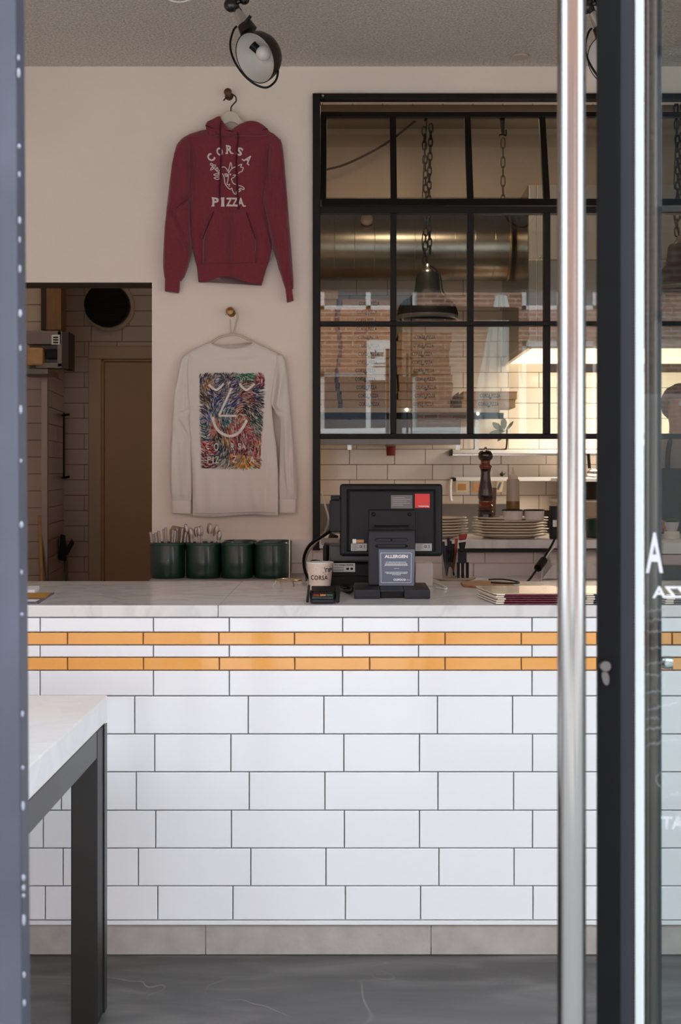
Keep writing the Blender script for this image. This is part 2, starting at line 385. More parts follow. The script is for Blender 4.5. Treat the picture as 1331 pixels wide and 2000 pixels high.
# small bracket shelf under the box
w = MB(); w.box((PX(40, 7.2), 7.15, PZ(732, 7.2)), (PX(98, 7.2), 7.42, PZ(722, 7.2))); w.build('wall_shelf', g_, label='thin grey shelf directly beneath the corridor wall box', cat='shelf', bevel=.003)
# round vent
vt = thing('round_vent', P(212, 597, DK-.05), 'round black wall vent with a pale ring flange above the corridor door', 'vent')
c_ = P(215, 599, DK); rr = 48/300
MB().lathe((c_.x, DK-.012, c_.z), [(rr*1.03, -.01), (rr*1.03, .012), (rr*.99, .018), (rr*.87, .014), (rr*.84, 0)], 48, (0, -1, 0)).build('flange', mat('vent_flange', (206, 184, 162), .6), vt, smooth=True)
c2 = P(207, 595, DK-.1)
MB().lathe((c_.x, DK-.03, c_.z), [(rr*.82, 0), (rr*.85, 0), (rr*.85, .03), (rr*.82, .03)], 48, (0, -1, 0), closed=True).build('collar', mat('dark_collar', (60, 46, 38), .6), vt, smooth=True)
MB().lathe((c2.x, c2.y, c2.z), [(0.001, .0), (.135, .0), (.14, .004), (.14, -.06), (.12, -.075)], 48, (0, -1, 0)).build('fan_housing', mat('black_void', (7, 6, 6), .9), vt, smooth=True)
for i in range(7):
    z_ = c2.z-.1+.033*i; h_ = math.sqrt(max(.0, .14**2-(z_-c2.z)**2))
    B((c2.x-h_*.93, c2.y-.006, z_), (c2.x+h_*.93, c2.y-.001, z_+.004)).build('slat', mat('near_black', (11, 9, 9), .8), vt)
# inner door and casing
M_dr = mat('beige_door_paint', (168, 134, 100), .5)
cs = MB(); fx0, fx1 = PX(175, DK), PX(430, DK)
zt = PZ(677, DK)
cs.box((fx0, DK-.05, 0), (fx0+.085, DK, zt-.0855)); cs.box((fx0, DK-.05, zt-.085), (fx1, DK, zt)); cs.box((fx1-.085, DK-.05, 0), (fx1, DK, zt-.0855))
d1 = cs.build('door_1', mat('beige_casing', (176, 150, 124), .5), kind='structure', bevel=.006)
cs = MB(); cs.box((fx0+.085, DK-.035, 0), (fx0+.1, DK, zt-.085)); cs.box((fx0+.085, DK-.035, zt-.1), (fx1-.085, DK, zt-.085)); cs.build('stop', M_dr, d1, bevel=.003)
B((fx0+.102, DK-.022, 0), (fx1-.085, DK-.002, zt-.102)).build('door_panel', M_dr, d1, bevel=.002)
# corridor odds and ends
w = MB(); w.tube([P(125, 806, 8.0), P(125, 935, 8.0)], .006); 
rod = w.build('wall_rod', M_blk2, label='thin black upright rod clipped to the corridor tiles', cat='rod')
for yy in (811, 933):
    w = MB(); w.tube([P(122, yy, 8.1), P(126, yy, 7.98), P(136, yy-2, 7.98)], .008); w.build('clip', M_blk2, rod)
bh = thing('broom', P(125, 1130, 7.9), 'black handled broom head hanging low in the corridor beside the door', 'broom')
w = MB(); w.tube([P(127, 1060, 7.9), P(131, 1190, 7.9)], .011); w.build('handle', mat('grey_handle', (96, 88, 84), .4), bh)
w = MB(); w.hexa([P(118, 1043, 7.86), P(128, 1045, 7.86), P(130, 1096, 7.86), P(115, 1094, 7.86)], [P(118, 1043, 7.94), P(128, 1045, 7.94), P(130, 1096, 7.94), P(115, 1094, 7.94)])
w.hexa([P(140, 1052, 7.86), P(146, 1060, 7.86), P(132, 1085, 7.86), P(127, 1075, 7.86)], [P(140, 1052, 7.92), P(146, 1060, 7.92), P(132, 1085, 7.92), P(127, 1075, 7.92)])
w.build('clamp', M_blk2, bh, bevel=.006)
w = MB(); a_ = P(56, 1010, 7.15); b_ = P(72, 1180, 7.15); w.tube([a_+Vector((0, .25, 0)), a_+(b_-a_)*((a_.z-.012)/(a_.z-b_.z))], .012); w.build('broom_stick', M_ply, label='slanting wooden stick leaning against the left corridor wall', cat='stick')
w = MB(); w.tube([P(112, 1040, 7.95), P(104, 1052, 7.9), P(103, 1090, 7.9), P(112, 1100, 7.95)], .005); w.build('hook', M_ply, label='curved brown hook beside the black broom clamp', cat='hook')

# ------------------------------------------------------------------ kitchen ceiling, bulkhead
cz = 3.29
kc = B((-.7, DW+WT, cz+.012), (XR, 6.9, cz+.08)).build('ceiling_kitchen', M_kgrout, kind='structure')
for i in range(22):
    x0 = -.66+.165*i
    me = B((-.0805, -.775, 0), (.0805, .775, .012))
    if i == 0: plank = me.mesh('plank'); plank.materials.append(mat('ceiling_board', (240, 228, 216), .6))
    inst(plank, 'plank', (x0+.08, 6.12, cz), kc)
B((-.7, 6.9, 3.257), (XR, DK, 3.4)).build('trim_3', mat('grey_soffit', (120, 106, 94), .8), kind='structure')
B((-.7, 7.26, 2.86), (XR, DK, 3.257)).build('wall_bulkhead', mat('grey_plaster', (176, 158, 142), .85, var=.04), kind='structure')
# duct
du = thing('ventilation_duct', (.2, 7.72, 2.456), 'round galvanised steel duct running across the kitchen under the ceiling', 'duct')
R_ = .2; zc = 2.457+R_; dxe = .955
MB().tube([(-.69, 7.72, zc), (dxe, 7.72, zc)], R_, 64).build('tube', M_duct, du, smooth=True)
k = 0
for px in range(-5, 18):
    x0 = .0+px*.121-.02
    if -.65 < x0 < dxe-.05:
        pts = [(x0+.03*math.sin(a/64*2*PI*.5), 7.72+(R_+.001)*math.cos(2*PI*a/64), zc+(R_+.001)*math.sin(2*PI*a/64)) for a in range(64)]
        MB().tube(pts, .0018, 5, closed=True).build('seam', M_duct, du, smooth=True)
MB().lathe((dxe-.012, 7.72, zc), [(R_, 0), (R_+.014, 0), (R_+.014, .01), (R_, .01)], 64, (1, 0, 0), closed=True).build('flange', mat('yellow_glimmer_flange', (190, 150, 100), .3, metal=1), du, smooth=True)  # steel end ring; its yellow colour paints a warm glimmer
st = thing('smoke_detector', P(717, 425, 7.5), 'small pale round detector clipped to the front of the duct', 'detector')
c_ = Vector((P(717, 428, 7.5).x, 7.545, P(717, 428, 7.5).z))
MB().lathe(c_, [(.036, 0), (.036, .02), (.026, .03), (.001, .032)], 28, (0, -.9, .45)).build('body', mat('beige_plastic', (176, 150, 118), .5), st, smooth=True)
MB().tube(smooth_pts([c_+Vector((0, 0, .02)), c_+Vector((-.06, 0, .04)), c_+Vector((-.3, -.01, .045))]), .004, 6).build('cable', mat('beige_cable', (170, 150, 120), .5), st, smooth=True)
# hood
hd = thing('extractor_hood', (1.7, 7.5, 1.957), 'large steel extractor hood with lit underside at the right of the kitchen', 'extractor hood')
hx, hy0 = .975, 6.94
B((hx-.004, hy0+.02, 2.0), (hx, DK-.01, 2.86)).build('side_panel', mat('polished_side', (150, 142, 136), .18, metal=1), hd)
hp = mat('pale_hood_panel', (186, 178, 170), .35, metal=.4)
for i, (a, c, z0, z1) in enumerate([(hx, hx+.04, PZ(506, hy0), 2.86), (hx+.044, hx+1.9, PZ(506, hy0), 2.86), (hx, hx+.04, 2.0, PZ(508, hy0)), (hx+.044, hx+1.9, 2.0, PZ(508, hy0))]):
    B((a, hy0, z0), (c, hy0+.02, z1)).build('front_panel', hp if i < 2 else mat('steel_hood_panel', (160, 152, 146), .3, metal=.8), hd, bevel=.002)
w = MB(); w.box((hx, hy0-.004, 1.957), (hx+1.9, hy0+.03, 2.0)); w.box((hx-.006, hy0, 1.957), (hx+.02, DK-.01, 2.0)); w.build('rim', M_steel, hd, bevel=.002)
B((hx+.02, hy0+.03, 1.975), (hx+1.9, DK-.01, 1.985)).build('light_panel', mat('lit_panel', (250, 236, 212), .5, emis=(255, 232, 200), est=.7), hd)
for xx in (hx+.06,):
    MB().sphere((xx, hy0-.003, PZ(502, hy0)), .007, 10, 6).build('screw', M_chrome, hd, smooth=True)
# kitchen back counter + upstand
kb = thing('kitchen_work_counter', (1, 7.8, 0), 'long steel work counter along the kitchen back wall', 'counter')
B((-.6, 7.5, .86), (2.6, DK-.02, .9)).build('worktop', M_steel, kb, bevel=.003)
B((-.6, DK-.035, .9), (1.0, DK-.012, PZ(984, DK))).build('upstand', mat('dull_steel', (120, 116, 112), .4, metal=.7), kb)
B((-.6, 7.55, 0), (2.6, DK-.02, .86)).build('cabinet_body', M_dgrey, kb, bevel=.003)
# shelf with boxes
DS = 7.6
sh = thing('pizza_box_shelf', (.4, DS+.2, PZ(808, DS)), 'pale wall shelf carrying the pizza box stacks with steel panel below', 'shelf')
sx0, sx1 = -.3, PX(985, DS)
sz = PZ(797, DS)
B((sx0, DS-.02, PZ(806, DS)), (PX(976, DS), DK-.01, sz)).build('board', mat('shelf_laminate', (170, 160, 152), .35), sh, bevel=.002)
B((sx0, DS+.02, PZ(818, DS)), (sx1, DS+.04, PZ(806, DS))).build('edge_rail', M_blk2, sh)
B((sx0, DS+.06, PZ(868, DS)), (PX(902, DS), DS+.08, PZ(818, DS))).build('steel_panel', mat('soft_steel', (126, 122, 122), .32, metal=.75), sh, bevel=.002)
for px in (683, 897, 935):
    B((PX(px-4, DS), DS+.1, PZ(878, DS)), (PX(px+4, DS), DS+.12, PZ(812, DS))).build('bracket', M_steel, sh)
for px, yy in ((795, 800), (934, 808)):
    MB().sphere(P(px, yy, DS-.03), .009, 10, 8).build('lamp_bead', mat('bead_light', (255, 250, 240), .5, emis=(255, 244, 225), est=4), sh, smooth=True)
ph = (sz-PZ(570, DS))
BH = .0505
def box_text(nm, cx):
    w = MB(); f = lambda x, y: (x, -.001, y)
    put_text(w, 'CORSA PIZZA', -.062, .062, .035, .012, f, .02)
    hz = .0045
    w.add([(-.012, -.001, hz+.008), (-.006, -.001, hz+.0115), (0, -.001, hz+.008), (.006, -.001, hz+.0115), (.012, -.001, hz+.008), (0, -.001, hz-.003)], [(0, 1, 2, 5), (2, 3, 4, 5)])
    for i in range(34):                                    # printed speckles
        x = random.uniform(-.155, .155); z = random.uniform(.004, .044)
        if abs(x) < .07: continue
        s_ = random.uniform(.002, .005); a = random.uniform(0, 3)
        w.add([(x, -.001, z), (x+s_*math.cos(a), -.001, z+s_*math.sin(a)), (x+s_*.6*math.cos(a+1), -.001, z+s_*.7*math.sin(a+1))], [(0, 1, 2)])
    me = w.mesh(nm); me.materials.append(M_ink); return me
tx_me = box_text('lettering', 0)
bw = .325
w = MB(); w.box((-bw/2, 0, .0015), (bw/2, .32, BH-.0025)); box_me = w.mesh('carton'); box_me.materials.append(M_kraft)
w = MB(); w.box((-bw/2-.001, -.0008, BH-.009), (bw/2+.001, .322, BH-.0012)); w.box((-.028, -.0008, BH-.02), (.028, .0, BH-.009)); lid_me = w.mesh('lid'); lid_me.materials.append(mat('kraft_lid', (164, 124, 90), .85, var=.1, vscale=100))
ordn = ['bottom', 'second', 'third', 'fourth', 'fifth', 'sixth', 'seventh', 'eighth', 'ninth', 'tenth', 'eleventh', 'twelfth', 'thirteenth', 'fourteenth']
for cx, n, nm in ((605, 14, 'leftmost'), (718, 13, 'second'), (829, 9, 'third'), (955, 2, 'short rightmost')):
    drift = 0
    for i in range(n):
        drift = .012*math.sin(i*.9+cx)
        pos = 'bottom one' if i == 0 else ('top one' if i == n-1 else ordn[i]+' from the bottom')
        r = thing('pizza_box', (PX(cx, DS)+drift, DS+random.uniform(0, .012), sz+.001+i*(BH+.0002)), 'flat kraft pizza box, %s of the %s stack on the kitchen shelf' % (pos, nm), 'pizza box', 'pizza boxes stacked on the shelf')
        if nm == 'second' and i > 9: r.location.x += .004*(i-9); r.rotation_euler = (0, 0, .03)
        for me in (box_me, lid_me, tx_me): inst(me, me.name, r.location, r).location = (0, 0, 0)
w = MB(); w.prism([P(884.5, 796.8, DS-.01), P(884.5, 774, DS-.01), P(897, 765, DS-.01), P(897, 796.8, DS-.01)], (0, .2, 0))
w.build('wedge_block', M_blk2, label='dark wedge shaped box between the third and rightmost pizza stacks', cat='box', bevel=.003)

# sockets / rails on kitchen wall
so = thing('wall_socket', P(763, 890, 8.08), 'grey industrial wall socket with a red plug under the window bar', 'socket')
c = P(763, 862, 8.1)
B((c.x-.032, 8.06, PZ(873, 8.1)), (c.x+.034, DK-.008, PZ(850, 8.1))).build('socket_body', mat('grey_socket', (170, 156, 136), .5), so, bevel=.006)
MB().tube([P(764, 872, 8.08), P(764, 890, 8.08)], [.031, .028], 20).build('plug', mat('red_plug', (136, 26, 20), .4), so, smooth=True)
MB().tube([P(763, 845, 8.09), P(763, 860, 8.09)], [.028, .028], 16).build('cap', M_blk2, so, smooth=True)
w = MB(); w.tube(smooth_pts([P(690, 858, 8.1), P(692, 864, 8.1), P(697, 866, 8.1), P(722, 866, 8.1)]), .005, 8); w.build('wall_hook', M_steel, label='thin bent wire hook on the tiles left of the red plug', cat='hook')
ls = thing('light_strip', P(985, 888, 8.0), 'long pale strip light mounted on the kitchen tiles behind the pepper mill', 'light strip')
B((PX(884, 8), 7.98, PZ(886, 8)), (2.3, DK-.01, PZ(879, 8))).build('housing', M_white, ls, bevel=.003)
B((PX(884, 8), 7.975, PZ(890, 8)), (2.3, 8.1, PZ(886.6, 8))).build('diffuser', M_steel, ls)
B((PX(881.5, 8), 7.97, PZ(890, 8)), (PX(884, 8), DK-.01, PZ(878, 8))).build('end_cap', M_blk2, ls)
rl = thing('utensil_rail', P(985, 935, 8.0), 'pale wall rail with black end holding cards and clips behind the pepper mill', 'rail')
B((PX(888, 8), 8.05, PZ(940, 8)), (2.3, DK-.01, PZ(932, 8))).build('bar', M_white, rl, bevel=.003)
B((PX(884.5, 8), 8.03, PZ(940, 8)), (PX(892, 8), DK-.01, PZ(933, 8))).build('end_cap', M_blk2, rl)
w = MB(); w.tube(smooth_pts([P(882, 936, 8.02), P(880, 950, 8.02), P(881, 975, 8.02), P(885, 978, 8.02)]), .009, 8); w.build('hanging_strap', M_white, label='pale strap hanging from the left end of the utensil rail', cat='strap')
def card(name, pts, m, label):
    r = MB(); r.prism([P(x, y, 8.03) for x, y in pts], (0, .004, 0)); return r.build(name, m, label=label, cat='card')
cc = mat('translucent_card', (206, 190, 160), .5)
c1 = card('recipe_card', [(891, 941), (916, 941), (915, 961), (892, 961)], cc, 'small cream card with tan square at the left of the rail'); 
MB().prism([P(x, y, 8.028) for x, y in ((895, 945), (911, 945), (911, 957), (895, 957))], (0, .0015, 0)).build('tan_square', mat('tan_print', (176, 128, 84), .6), c1)
card('note_card', [(926, 943), (940, 943), (939, 961), (925, 961)], mat('orange_card', (188, 140, 92), .6), 'orange note card half hidden behind the pepper mill')
c1 = card('blue_marked_card', [(972, 940), (985, 940), (981, 961), (969, 961)], cc, 'tilted cream card with a grey blue streak right of the pepper mill')
MB().prism([P(x, y, 8.028) for x, y in ((976, 942), (981, 942), (975, 957), (971, 955))], (0, .0015, 0)).build('streak', mat('blue_grey_print', (92, 98, 108), .6), c1)
hb = thing('herb_sprig', P(982, 932, 7.99), 'tiny green herb sprig lying on the pale rail', 'herb')
for dx_, dy_ in ((-4, -8), (0, -11), (5, -7), (8, -9)):
    a = P(981, 931, 7.99); c = P(981+dx_, 931+dy_, 7.99); n_ = Vector((.008, 0, .004))
    MB().prism([a, (a+c)/2+n_, c, (a+c)/2-n_], (0, .003, 0)).build('leaf', mat('herb_green', (46, 60, 38), .7), hb)
# hanging wire frame with leaf decoration
wf = thing('wire_rack', P(958, 878, 8.13), 'black wire frame with leaf decoration hanging behind the glass right of centre', 'rack')
w = MB(); w.tube(smooth_pts([P(929, 816, 8.13), P(928, 868, 8.13), P(930, 877, 8.13), P(955, 878, 8.13), P(984, 878, 8.13), P(990, 872, 8.13), P(991, 838, 8.13)], 4), .006, 8); w.build('wire', M_blk2, wf, smooth=True)
lf = mat('dusty_leaf', (92, 92, 72), .6)
for (x0, y0, x1, y1, wd) in ((985, 843, 962, 825, 12), (985, 840, 985, 816, 12), (988, 842, 956, 846, 9), (988, 842, 1004, 822, 6), (986, 848, 972, 862, 6)):
    a = P(x0, y0, 8.1); c = P(x1, y1, 8.1); d_ = (c-a); n_ = Vector((-d_.z, 0, d_.x)).normalized()*wd/2*8.1/FP
    pts = [a, a+d_*.3+n_*.8, a+d_*.65+n_, a+d_*.9+n_*.5, c, a+d_*.9-n_*.5, a+d_*.65-n_, a+d_*.3-n_*.8]
    MB().prism(pts, (0, .002, 0)).build('leaf', lf, wf)

# ------------------------------------------------------------------ internal window
DF = DW-.01
win = thing('window_1', (0, 0, 0), None, None); del_keys = [k for k in ('label', 'category') if k in win]
win['kind'] = 'structure'
def bar(x0, x1, y0, y1, name='frame_bar', d0=DF-.02, d1=DF+.03, parent=win, m=M_black, D=DW-.03):
    return B((PX(x0, D), d0, PZ(y1, D)), (PX(x1, D), d1, PZ(y0, D))).build(name, m, parent, bevel=.0025)
xR = 1500
bar(611, 626, 182, 1075); bar(626, xR, 182, 193); bar(626, xR, 403, 416); bar(626, xR, 847, 857, 'frame_bar')
bar(626, xR, 627, 636, 'glazing_bar')
mx = [769, 920, 1070, 1221, 1372]
for x_ in mx:
    for (a, c) in ((416, 627), (636, 847)): bar(x_-6, x_+6, a, c, 'glazing_bar')
xs = [626]+mx+[xR]
for i in range(len(xs)-1):
    for (a, c) in ((416, 627), (636, 847)):
        x0 = xs[i]+(6 if i else 0); x1 = xs[i+1]-6
        o_ = B((PX(x0, DW-.03)-.002, DF+.002, PZ(c, DW-.03)-.002), (PX(x1, DW-.03)+.002, DF+.005, PZ(a, DW-.03)+.002)).build('pane', M_glass, win)
# tilted top hung sash
DT = 5.34; DBt = 5.19
def tb(px, v):    # point on tilted plane: v=0 bottom (y 400 at DBt), v=1 top (y 218 at DT); px measured at the bottom
    X = PX(px, DBt); z0, z1 = PZ(401, DBt), PZ(218, DT); return Vector((X, DBt+(DT-DBt)*v, z0+(z1-z0)*v))
def tbar(xa, xb, va, vb, name):
    t = Vector((0, .028, 0)); q = [tb(xa, va), tb(xb, va), tb(xb, vb), tb(xa, vb)]
    MB().hexa(q, [p+t for p in q]).build(name, M_black, win, bevel=.002)
tbar(628, xR, 0, .07, 'sash_bar'); tbar(618, xR, .945, 1, 'sash_bar')
for x_ in (631, 770, 920, 1070, 1221): tbar(x_-6.3, x_+6.3, .07, .945, 'sash_bar')
xs = [631, 770, 920, 1070, 1221, xR+6]
for a, c in zip(xs, xs[1:]):
    q = [tb(a+6, .07), tb(c-6, .07), tb(c-6, .945), tb(a+6, .945)]; t = Vector((0, .003, 0)); o_ = Vector((0, .012, 0))
    MB().hexa([p+o_ for p in q], [p+o_+t for p in q]).build('pane', M_glass, win)
MB().sphere(P(631, 187, DW-.06), .005, 8, 6).build('screw', M_chrome, win)

# chains ------------------------------------------------------------
def link_mesh(Lk, wd, r, m, name='link'):
    pts = []
    for k in range(14):
        a = 2*PI*k/14; pts.append((wd/2*math.copysign(abs(math.cos(a))**.7, math.cos(a)), 0, Lk/2*math.copysign(abs(math.sin(a))**.8, math.sin(a))))
    w = MB(); w.tube(pts, r, 5, closed=True); me = w.mesh(name, smooth=True); me.materials.append(m); return me
M_chain = mat('black_chain', (20, 17, 16), .45, metal=.6)
M_chain2 = mat('rusty_chain', (86, 66, 50), .5, metal=.8)
def chain(me, x, y, z0, z1, pitch, parent, dx=0, tw=0):
    n = int((z1-z0)/pitch)
    for i in range(n):
        t = i/max(1, n-1)
        o = inst(me, 'link', (x+dx*math.sin(PI*t*1.3), y, z0+pitch*(i+.5)), parent); o.rotation_euler = (0, 0, tw+(PI/2 if i % 2 else 0))
lk1 = link_mesh(.05, .022, .0042, M_chain); lk2 = link_mesh(.048, .017, .0024, M_chain2)
# pendant lamps
def pendant(px, rimy, D, topz, label, sx=1):
    s = D/FP; X = PX(px, D); zr = PZ(rimy, D)
    r = thing('pendant_lamp', (X, D, zr), label, 'pendant lamp', 'black dome pendant lamps in the kitchen')
    pr = [(56, 1), (58, 1), (59.5, 6), (60, 11), (58, 20), (54, 30), (46, 38), (34, 45), (28, 50), (25.5, 58), (24, 70), (22.5, 86), (20, 92), (8, 94)]
    inner = [(7, 91), (18, 88), (20, 72), (23, 52), (37, 41), (47, 32), (52, 22), (55, 12), (56, 5)]
    MB().lathe((X, D, zr), [(a*s, z*s) for a, z in pr]+[(a*s, z*s) for a, z in inner], 48, closed=True).build('shade', mat('dark_enamel', (20, 23, 23), .5, spec=.3), r, smooth=True)
    MB().lathe((X, D, zr), [(57.5*s, 0), (58.6*s, 1*s), (60.1*s, 8*s), (57.8*s, 8*s), (55.5*s, 1*s)], 48, closed=True).build('rim_band', mat('grey_band', (120, 118, 114), .35, metal=.3), r, smooth=True)
    MB().lathe((X, D, zr+93*s), [(13*s, 0), (12*s, 4*s), (7*s, 8*s), (5*s, 16*s), (.5*s, 18*s)], 24).build('cap', M_steel, r, smooth=True)
    MB().sphere((X, D, zr+30*s), 16*s, 16, 10).build('bulb', M_white, r, smooth=True)
    ch = MB(); ch.tube([(X-.012, D, topz-.03), (X-.004, D, topz)], .008, 8); ch.build('hook', M_chain, r)
    chain(lk1, X-.014, D, zr+110*s, topz-.03, .04, r, dx=.006); chain(lk1, X+.014, D, zr+130*s, topz-.03, .04, r, dx=-.006, tw=1.2)
    MB().tube(smooth_pts([(X-.004, D, topz-.02), (X-.03, D-.01, topz-.5), (X-.012, D, zr+200*s), (X-.03, D, zr+150*s), (X, D, zr+108*s)]), .0035, 6).build('cable', M_chain, r, smooth=True)
    MB().tube(smooth_pts([(X, D, zr+108*s), (X+14*s, D-.03, zr+98*s), (X+24*s, D-.05, zr+82*s), (X+28*s, D-.05, zr+56*s), (X+35*s, D-.05, zr+46*s)]), .005, 6).build('loop_cable', M_chain, r, smooth=True)
    return r
pendant(835.5, 625, 7.0, 3.257, 'black enamel dome pendant lamp hanging in the middle of the kitchen window')
pendant(1328, 570, 6.55, 3.29, 'black pendant lamp at the far right, seen through the glass door')
ac = thing('sash_chain', P(983, 388, 5.32), 'thin rusty chain holding the tilted top sash, right of the pendant', 'chain')
chain(lk2, PX(983, 5.36), 5.36, PZ(400, 5.36), PZ(262, 5.36), .0405, ac)
MB().tube([P(981, 224, 5.36), P(983, 262, 5.36)], [.014, .006], 8).build('hook', M_chain, ac, smooth=True)
MB().tube(smooth_pts([P(976, 264, 5.35), P(982, 262, 5.34), P(989, 264, 5.34), P(989, 254, 5.35)]), .004, 6).build('shackle', M_chain, ac, smooth=True)
MB().tube(smooth_pts([P(600, 338, 7.1), P(634, 332, 7.1), P(680, 319, 7.1), P(750, 283, 7.1), P(812, 236, 7.1), P(833, 216, 7.1)]), .0065, 8).build('ceiling_cable', mat('brown_cable', (52, 38, 32), .6), smooth=True, label='dark cable sagging down left from the pendant hook', cat='cable')

# ------------------------------------------------------------------ pass shelf, tile splash, back counter
sl_z = PZ(1054, 5.15)
MB().box((ox0+.03, DW-.06, sl_z-.036), (2.5, DW+.45, sl_z)).build('pass_shelf', M_marble, bevel=.003, label='marble pass shelf under the kitchen window carrying the plate stacks', cat='shelf')
B((PX(860, DW), DW-.05, PZ(1077, DW)), (PX(1066, DW), DW+.0, PZ(1071.5, DW))).build('trim_4', M_blk2, kind='structure')
zz = [.845, PZ(1100, DW), .995]
def wj(a, b_, x0, x1):
    js = sorted([PX(q+237.5*i, DW) for q in (a, b_) for i in range(-6, 7)]); return [x0]+[j for j in js if x0+.01 < j < x1-.01]+[x1]
tp = PZ(1050, DW)
for (z0, z1, ja, jb) in ((.80, zz[1], 925, 1068), (zz[1], zz[1]+.1, 947, 1042)):
    for (x0, x1, zm) in ((dx1+.005, ox0, tp), (ox0, 2.6, PZ(1078, DW))):
        js = wj(ja, jb, x0, x1)
        for a, c in zip(js, js[1:]):
            if min(z1, zm) > z0+.01: lay(w_back, a, c, z0, min(z1, zm), DW, mat('splash_tile', (224, 214, 210), .15, coat=.2, bump=.03, bscale=8), .0025)
bc = thing('back_counter', (.6, 4.9, 0), 'low work counter against the back wall behind the serving counter', 'counter')
bx0 = PX(290, 4.88)
B((bx0+.02, 4.62, .815), (2.6, DW-.01, .845)).build('worktop', M_marble, bc, bevel=.002)
B((bx0+.04, 4.66, 0), (2.6, DW-.01, .815)).build('cabinet_body', M_dgrey, bc, bevel=.002)
tray = B((PX(291, 4.88), 4.88, .845), (PX(621, 4.88), DW-.02, .8545)).build('pot_tray', mat('grey_board', (150, 146, 142), .5), bevel=.002, label='thin grey board under the row of green pots', cat='board')
# angled marble block right of the pass shelf
MB().hexa([(PX(1052, 5.1), 5.0, .846), (PX(1250, 5.1), 5.0, .846), (PX(1250, 5.1), DW-.02, .846), (PX(1066, 5.1), DW-.02, .846)], [(PX(1072, 5.1), 5.0, .9), (PX(1250, 5.1), 5.0, .9), (PX(1250, 5.1), DW-.02, .95), (PX(1072, 5.1), DW-.02, .95)]).build('marble_block', M_marble, bevel=.003, label='sloping marble block on the back counter below the plates', cat='block')

# pots -----------------------------------------------------------------
def pot(px, D, rpx, topy, boty, label, x=None):
    s = D/FP; X = PX(px, D); z0 = .8545; h = PZ(topy, D-rpx*s)-z0; r = rpx*s
    o = thing('green_pot', (X, D, z0), label, 'pot', 'dark green cutlery pots')
    MB().lathe((X, D, z0), [(r*.94, .0), (r*.98, .008), (r, .02), (r, h-.004), (r-.002, h), (r-.006, h), (r-.007, h-.01), (r-.007, .012), (.001, .01)], 40).build('bowl', M_green, o, smooth=True)
    MB().lathe((X, D, z0+h-.007), [(r+.0008, -.003), (r+.0018, 0), (r+.0008, .004), (r-.001, .004), (r-.001, -.003)], 40, closed=True).build('rim', mat('worn_green_rim', (36, 74, 64), .3), o, smooth=True)
    return o, X, z0, h, r
pots = []
for px, rp, lab in ((328, 34, 'leftmost dark green pot, full of knives and forks'), (397, 34, 'second dark green pot from the left, full of spoons'), (463, 32, 'third green pot in the front row, empty and open topped'), (530, 33, 'fourth green pot of the front row with bright streaked glaze')):
    pots.append(pot(px, 4.98, rp, 1061, 1130, lab))
for px, lab in ((470, 'green pot standing behind, peeking over the third front pot'), (538, 'green pot standing behind the rightmost front pot')):
    pots.append(pot(px, 5.125, 32, 1057, 1130, lab))
rnd = random.Random(3)
M_cut = mat('worn_cutlery', (128, 116, 108), .3, metal=.9)
def knife(o, X, Y, z0, h, a, tilt, kind):
    r = thing('table_knife' if kind == 'k' else ('spoon' if kind == 's' else 'fork'), (X, Y, z0+.012), {'k': 'steel table knife handle sticking up from the leftmost green pot', 's': 'steel spoon with its round handle end up in the second green pot', 'f': 'steel fork leaning in the leftmost green pot'}[kind], {'k': 'knife', 's': 'spoon', 'f': 'fork'}[kind], 'cutlery in the green pots: '+{'k': 'knives', 's': 'spoons', 'f': 'forks'}[kind])
    d = Vector((math.sin(tilt)*math.cos(a), math.sin(tilt)*math.sin(a), math.cos(tilt)))
    b0 = Vector((X, Y, z0+.012)); Lk = h+rnd.uniform(.02, .05); side = d.cross(Vector((0, 1, 0))).normalized()
    def blade(l0, l1, w0, w1, th=.0016):
        p = [b0+d*l0-side*w0, b0+d*l0+side*w0, b0+d*l1+side*w1, b0+d*l1-side*w1]; n = d.cross(side).normalized()*th
        return MB().hexa([q-n for q in p], [q+n for q in p])
    if kind == 'k': blade(0, Lk*.55, .004, .004).build('blade', M_cut, r); blade(Lk*.55, Lk, .0042, .0062, .0028).build('handle', M_cut, r, bevel=.002)
    elif kind == 'f':
        blade(0, Lk, .003, .006, .002).build('handle', M_cut, r, bevel=.002)
    else:
        blade(0, Lk-.02, .0025, .004, .0016).build('stem', M_cut, r)
        c = b0+d*(Lk-.008); m = MB().sphere((0, 0, 0), .0095, 12, 8, (1, .25, 2.4)); q = Vector((0, 0, 1)).rotation_difference(d)
        m.v = [tuple(c+q@Vector(v)) for v in m.v]; m.build('handle_end', mat('worn_steel', (150, 138, 130), .35, metal=.9), r, smooth=True)
for pi, kinds in ((0, 'kkkfkkkfkkk'), (1, 'sssksssssks'.replace('k', 's'))):
    _, X, z0, h, r = pots[pi]
    for i, k in enumerate(kinds):
        x = (i/(len(kinds)-1)-.5)*1.3*r
        knife(None, X+x, 4.98+rnd.uniform(-.3, .3)*r, z0, h, 0 if x > 0 else PI, abs(x)/r*.16+rnd.uniform(0, .06), k)
MB().prism([P(331, 1036, 5.03), P(337, 1026, 5.03), P(378, 1034, 5.03), P(376, 1075, 5.03), P(333, 1072, 5.03)], (0, .004, 0)).build('cardboard_slip', M_kraft, label='brown cardboard slip standing in the two left green pots', cat='card')
# second green pot at the right behind the bar handle
pr_ = thing('green_pot', (PX(1172, 5.25), 5.3, sl_z), 'dark green pot on the pass shelf glimpsed between handle and door stile', 'pot', 'dark green cutlery pots')
MB().lathe((PX(1174, 5.3), 5.3, sl_z), [(.06, 0), (.063, .01), (.063, .08), (.058, .08), (.056, .01), (.001, .01)], 32).build('bowl', M_green, pr_, smooth=True)

